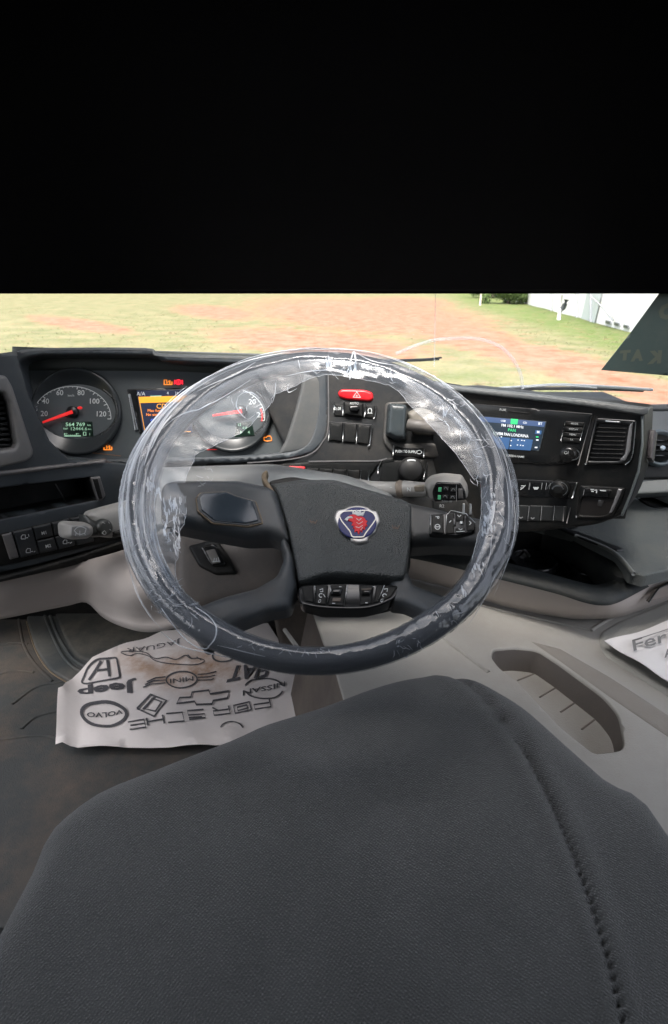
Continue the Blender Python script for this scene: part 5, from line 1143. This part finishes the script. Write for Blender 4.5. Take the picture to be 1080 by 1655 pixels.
    # traced long painted highlights that follow the rim
    for pts, w in (([(205,800),(212,740),(235,690),(268,645),(300,618)], 2.2), ([(222,790),(232,735),(255,690),(290,650),(330,620)], 2.6), ([(236,760),(250,715),(275,675),(300,650)], 4.5), ([(246,735),(262,700),(280,678)], 3.5),
                   ([(265,700),(290,678),(330,655),(360,640),(405,612)], 1.4), ([(320,640),(350,625),(385,610),(415,592)], 1.2), ([(345,612),(390,592),(430,582),(470,576)], 1.4), ([(300,622),(340,600),(390,583),(440,573),(500,568)], 2.4),
                   ([(198,860),(203,900),(216,950),(238,990),(262,1015)], 1.6), ([(204,900),(222,960),(248,1000)], 1.0), ([(500,572),(560,569),(610,573),(655,584)], 1.6), ([(650,588),(690,606),(730,636),(765,670)], 1.5),
                   ([(740,645),(775,685),(800,730),(815,780)], 1.3), ([(790,690),(812,735),(824,790),(828,840)], 1.1), ([(806,735),(818,790),(820,850),(812,900)], 1.0), ([(826,790),(832,850),(822,905),(800,960)], 1.3),
                   ([(792,860),(790,900),(778,940)], .9), ([(760,1005),(785,965),(800,930)], 1.1), ([(560,600),(568,585),(572,575),(575,600),(560,604)], 2.6), ([(572,575),(600,590),(640,598)], 1.0), ([(462,606),(500,598),(545,596),(575,605)], 1.0),
                   ([(384,640),(382,655),(390,668),(398,675)], 2.0), ([(384,640),(395,632),(410,634),(420,642)], 1.2), ([(446,615),(444,635),(440,650)], 1.4), ([(466,618),(466,632),(480,626)], 1.2), ([(255,1015),(290,1040),(330,1050),(370,1060)], 2.2), ([(352,1045),(400,1058),(430,1065)], 1.1),
                   ([(785,870),(795,840),(797,815),(790,860)], 3.5)): crease_glint(cr(pts, 4, False), w)
    # traced folds, bright reflections painted on as short pale strokes
    for q in ([(262,808),(285,800),(298,806),(293,830),(280,826),(272,838),(263,830)], [(280,838),(292,834),(290,880),(284,905),(279,880)], [(262,840),(272,842),(274,872),(264,866)], [(250,786),(262,792),(260,806),(250,800)], [(236,776),(246,770),(250,790),(240,796)],
              [(781,823),(790,806),(796,812),(792,838),(797,860),(786,880),(779,862),(782,846)], [(795,790),(799,800),(792,822),(786,830),(788,810)], [(766,917),(780,916),(776,930),(767,938),(760,928)], [(736,958),(748,952),(753,968),(744,966)], [(562,606),(570,590),(576,606)], [(700,588+20),(712,616),(722,624),(710,622)], [(528,590),(533,582),(535,590)]):
        A_ = np.array(q, float); lo, hi = A_.min(0), A_.max(0); hgt = hi[1]-lo[1]
        for _ in range(int(4+hgt*(hi[0]-lo[0])/48)):
            p = lo+(hi-lo)*rng.random(2)
            if not inside(np.array([p[0]]), np.array([p[1]]), q)[0]: continue
            a = math.radians(84+8*rng.normal()); L = 7+9*rng.random(); d_ = np.array([math.cos(a), math.sin(a)])
            crease_glint([tuple(p-d_*L*.5), tuple(p+rng.normal(size=2)*.7), tuple(p+d_*L*.5)], 1.6+1.8*rng.random())
    rndcr(278,850,13,36,30,88,20,16,1.2); rndcr(262,955,26,30,18,5,20,18,.9); rndcr(236,880,12,40,10,75,20,18,.8); rndcr(300,985,22,20,10,15,25,18,.8)
    rndcr(530,592,56,12,11,75,30,10,.8); rndcr(650,604,40,12,8,50,30,12,.8); rndcr(728,668,20,24,16,60,25,15,1.1); rndcr(775,735,15,38,18,78,16,18,1.0); rndcr(800,820,14,60,9,86,10,24,.8)
    rndcr(500,1055,46,6,18,80,30,8,.7); rndcr(650,1045,30,10,16,60,40,9,.8); rndcr(420,1052,40,8,8,20,25,10,.6); rndcr(325,765,12,20,10,25,30,12,.8); rndcr(400,655,36,20,8,60,40,12,.8); rndcr(720,1000,24,16,6,-45,25,12,.7)
    o = mk('crease_glint', t, V, Fc, CREASE_GLINT, True); o['kind'] = 'stuff'
wrap()
# ================================================================== AT THE WINDSCREEN
def at_glass():
    Y = 1.33
    WB = mat('wiper_black', (.02,.022,.025), .5); WS = mat('wiper_silver', (.62,.64,.65), .4, metal=.2)
    t = thing('windscreen_wiper', 'black wiper arm tip lying outside behind the top of the wheel', 'wiper', wp(640,583,Y), 'windscreen wipers')
    tube('arm', t, [wp(560,581,Y), wp(640,583,Y), wp(690,581,Y), wp(714,578,Y)], [.004,.0035,.003,.002], WB, 8)
    tube('blade', t, [wp(600,585,Y+.01), wp(680,583,Y+.01), wp(710,581,Y+.01)], .002, WB, 6)
    t = thing('windscreen_wiper', 'silver-edged wiper arm outside, above the centre stack', 'wiper', wp(900,630,Y), 'windscreen wipers')
    tube('arm', t, [wp(x, y, Y) for x, y in cr([(800,628),(850,625),(900,622),(960,624),(1010,627),(1055,630)], 4, False)], .0035, WS, 8)
    tube('blade', t, [wp(x, y, Y+.01) for x, y in cr([(820,628),(870,628),(930,628),(990,629),(1040,631)], 4, False)], .004, WB, 8)
    tube('joint', t, [wp(838,631,Y), wp(862,627,Y)], .006, WB, 8)
    tube('blade_edge', t, [wp(x, y, Y-.01) for x, y in cr([(845,626),(905,623),(965,627)], 4, False)], .002, mat('wiper_white', (.75,.76,.76), .4), 8)
    t = thing('thin_curve', 'thin pale line curving in front of the windscreen, right of the wheel', 'cable', wp(844,625,1.22))  # a thin pale curved line; cable is only its category
    CBM = shader_film('pale_curve', (.97,.97,.97), .2, .03, 0, 1, .15)  # pale see-through tube along a thin curved line
    tube('loop', t, [wp(x, y, 1.22) for x, y in cr([(845,628),(842,606),(832,585),(815,565),(790,552),(765,547),(735,547),(700,550),(668,560),(640,572)], 6, False)], .0034, CBM, 8)
    tube('upright', t, [wp(702,592,1.22), wp(703,550,1.22), wp(704,470,1.22)], .0012, CBM, 6)
    # dark green film panel with mirrored lettering
    PG = PL((1000,600,1.225),(1080,600,1.22),(1060,480,1.225))
    t = thing('window_sticker', 'dark green film sheet with faint mirrored letters, upper right of the windscreen', 'sticker', PG.pt(1080,607))
    relief('sheet', t, [(972,598),(1020,537),(1066,474),(1066,440),(1180,440),(1180,618),(1080,607)], PG, mat('sticker_green', (.055,.085,.078), .5, 0, 0, .1, 10, .1), .0004, .6, .001, 14)
    LT = mat('sticker_letters', (.105,.12,.09), .6)
    for s, x, y, h, r in (('K',1058,577,18,0),('A',1030,574,16,0),('T',1010,574,14,0),('O',1078,503,22,0)): txt('letter', t, s, x, y, h, PG, LT, (-1,.08), (.1,-1), off=.001, wide=h*1.25, bold=.07)
at_glass()
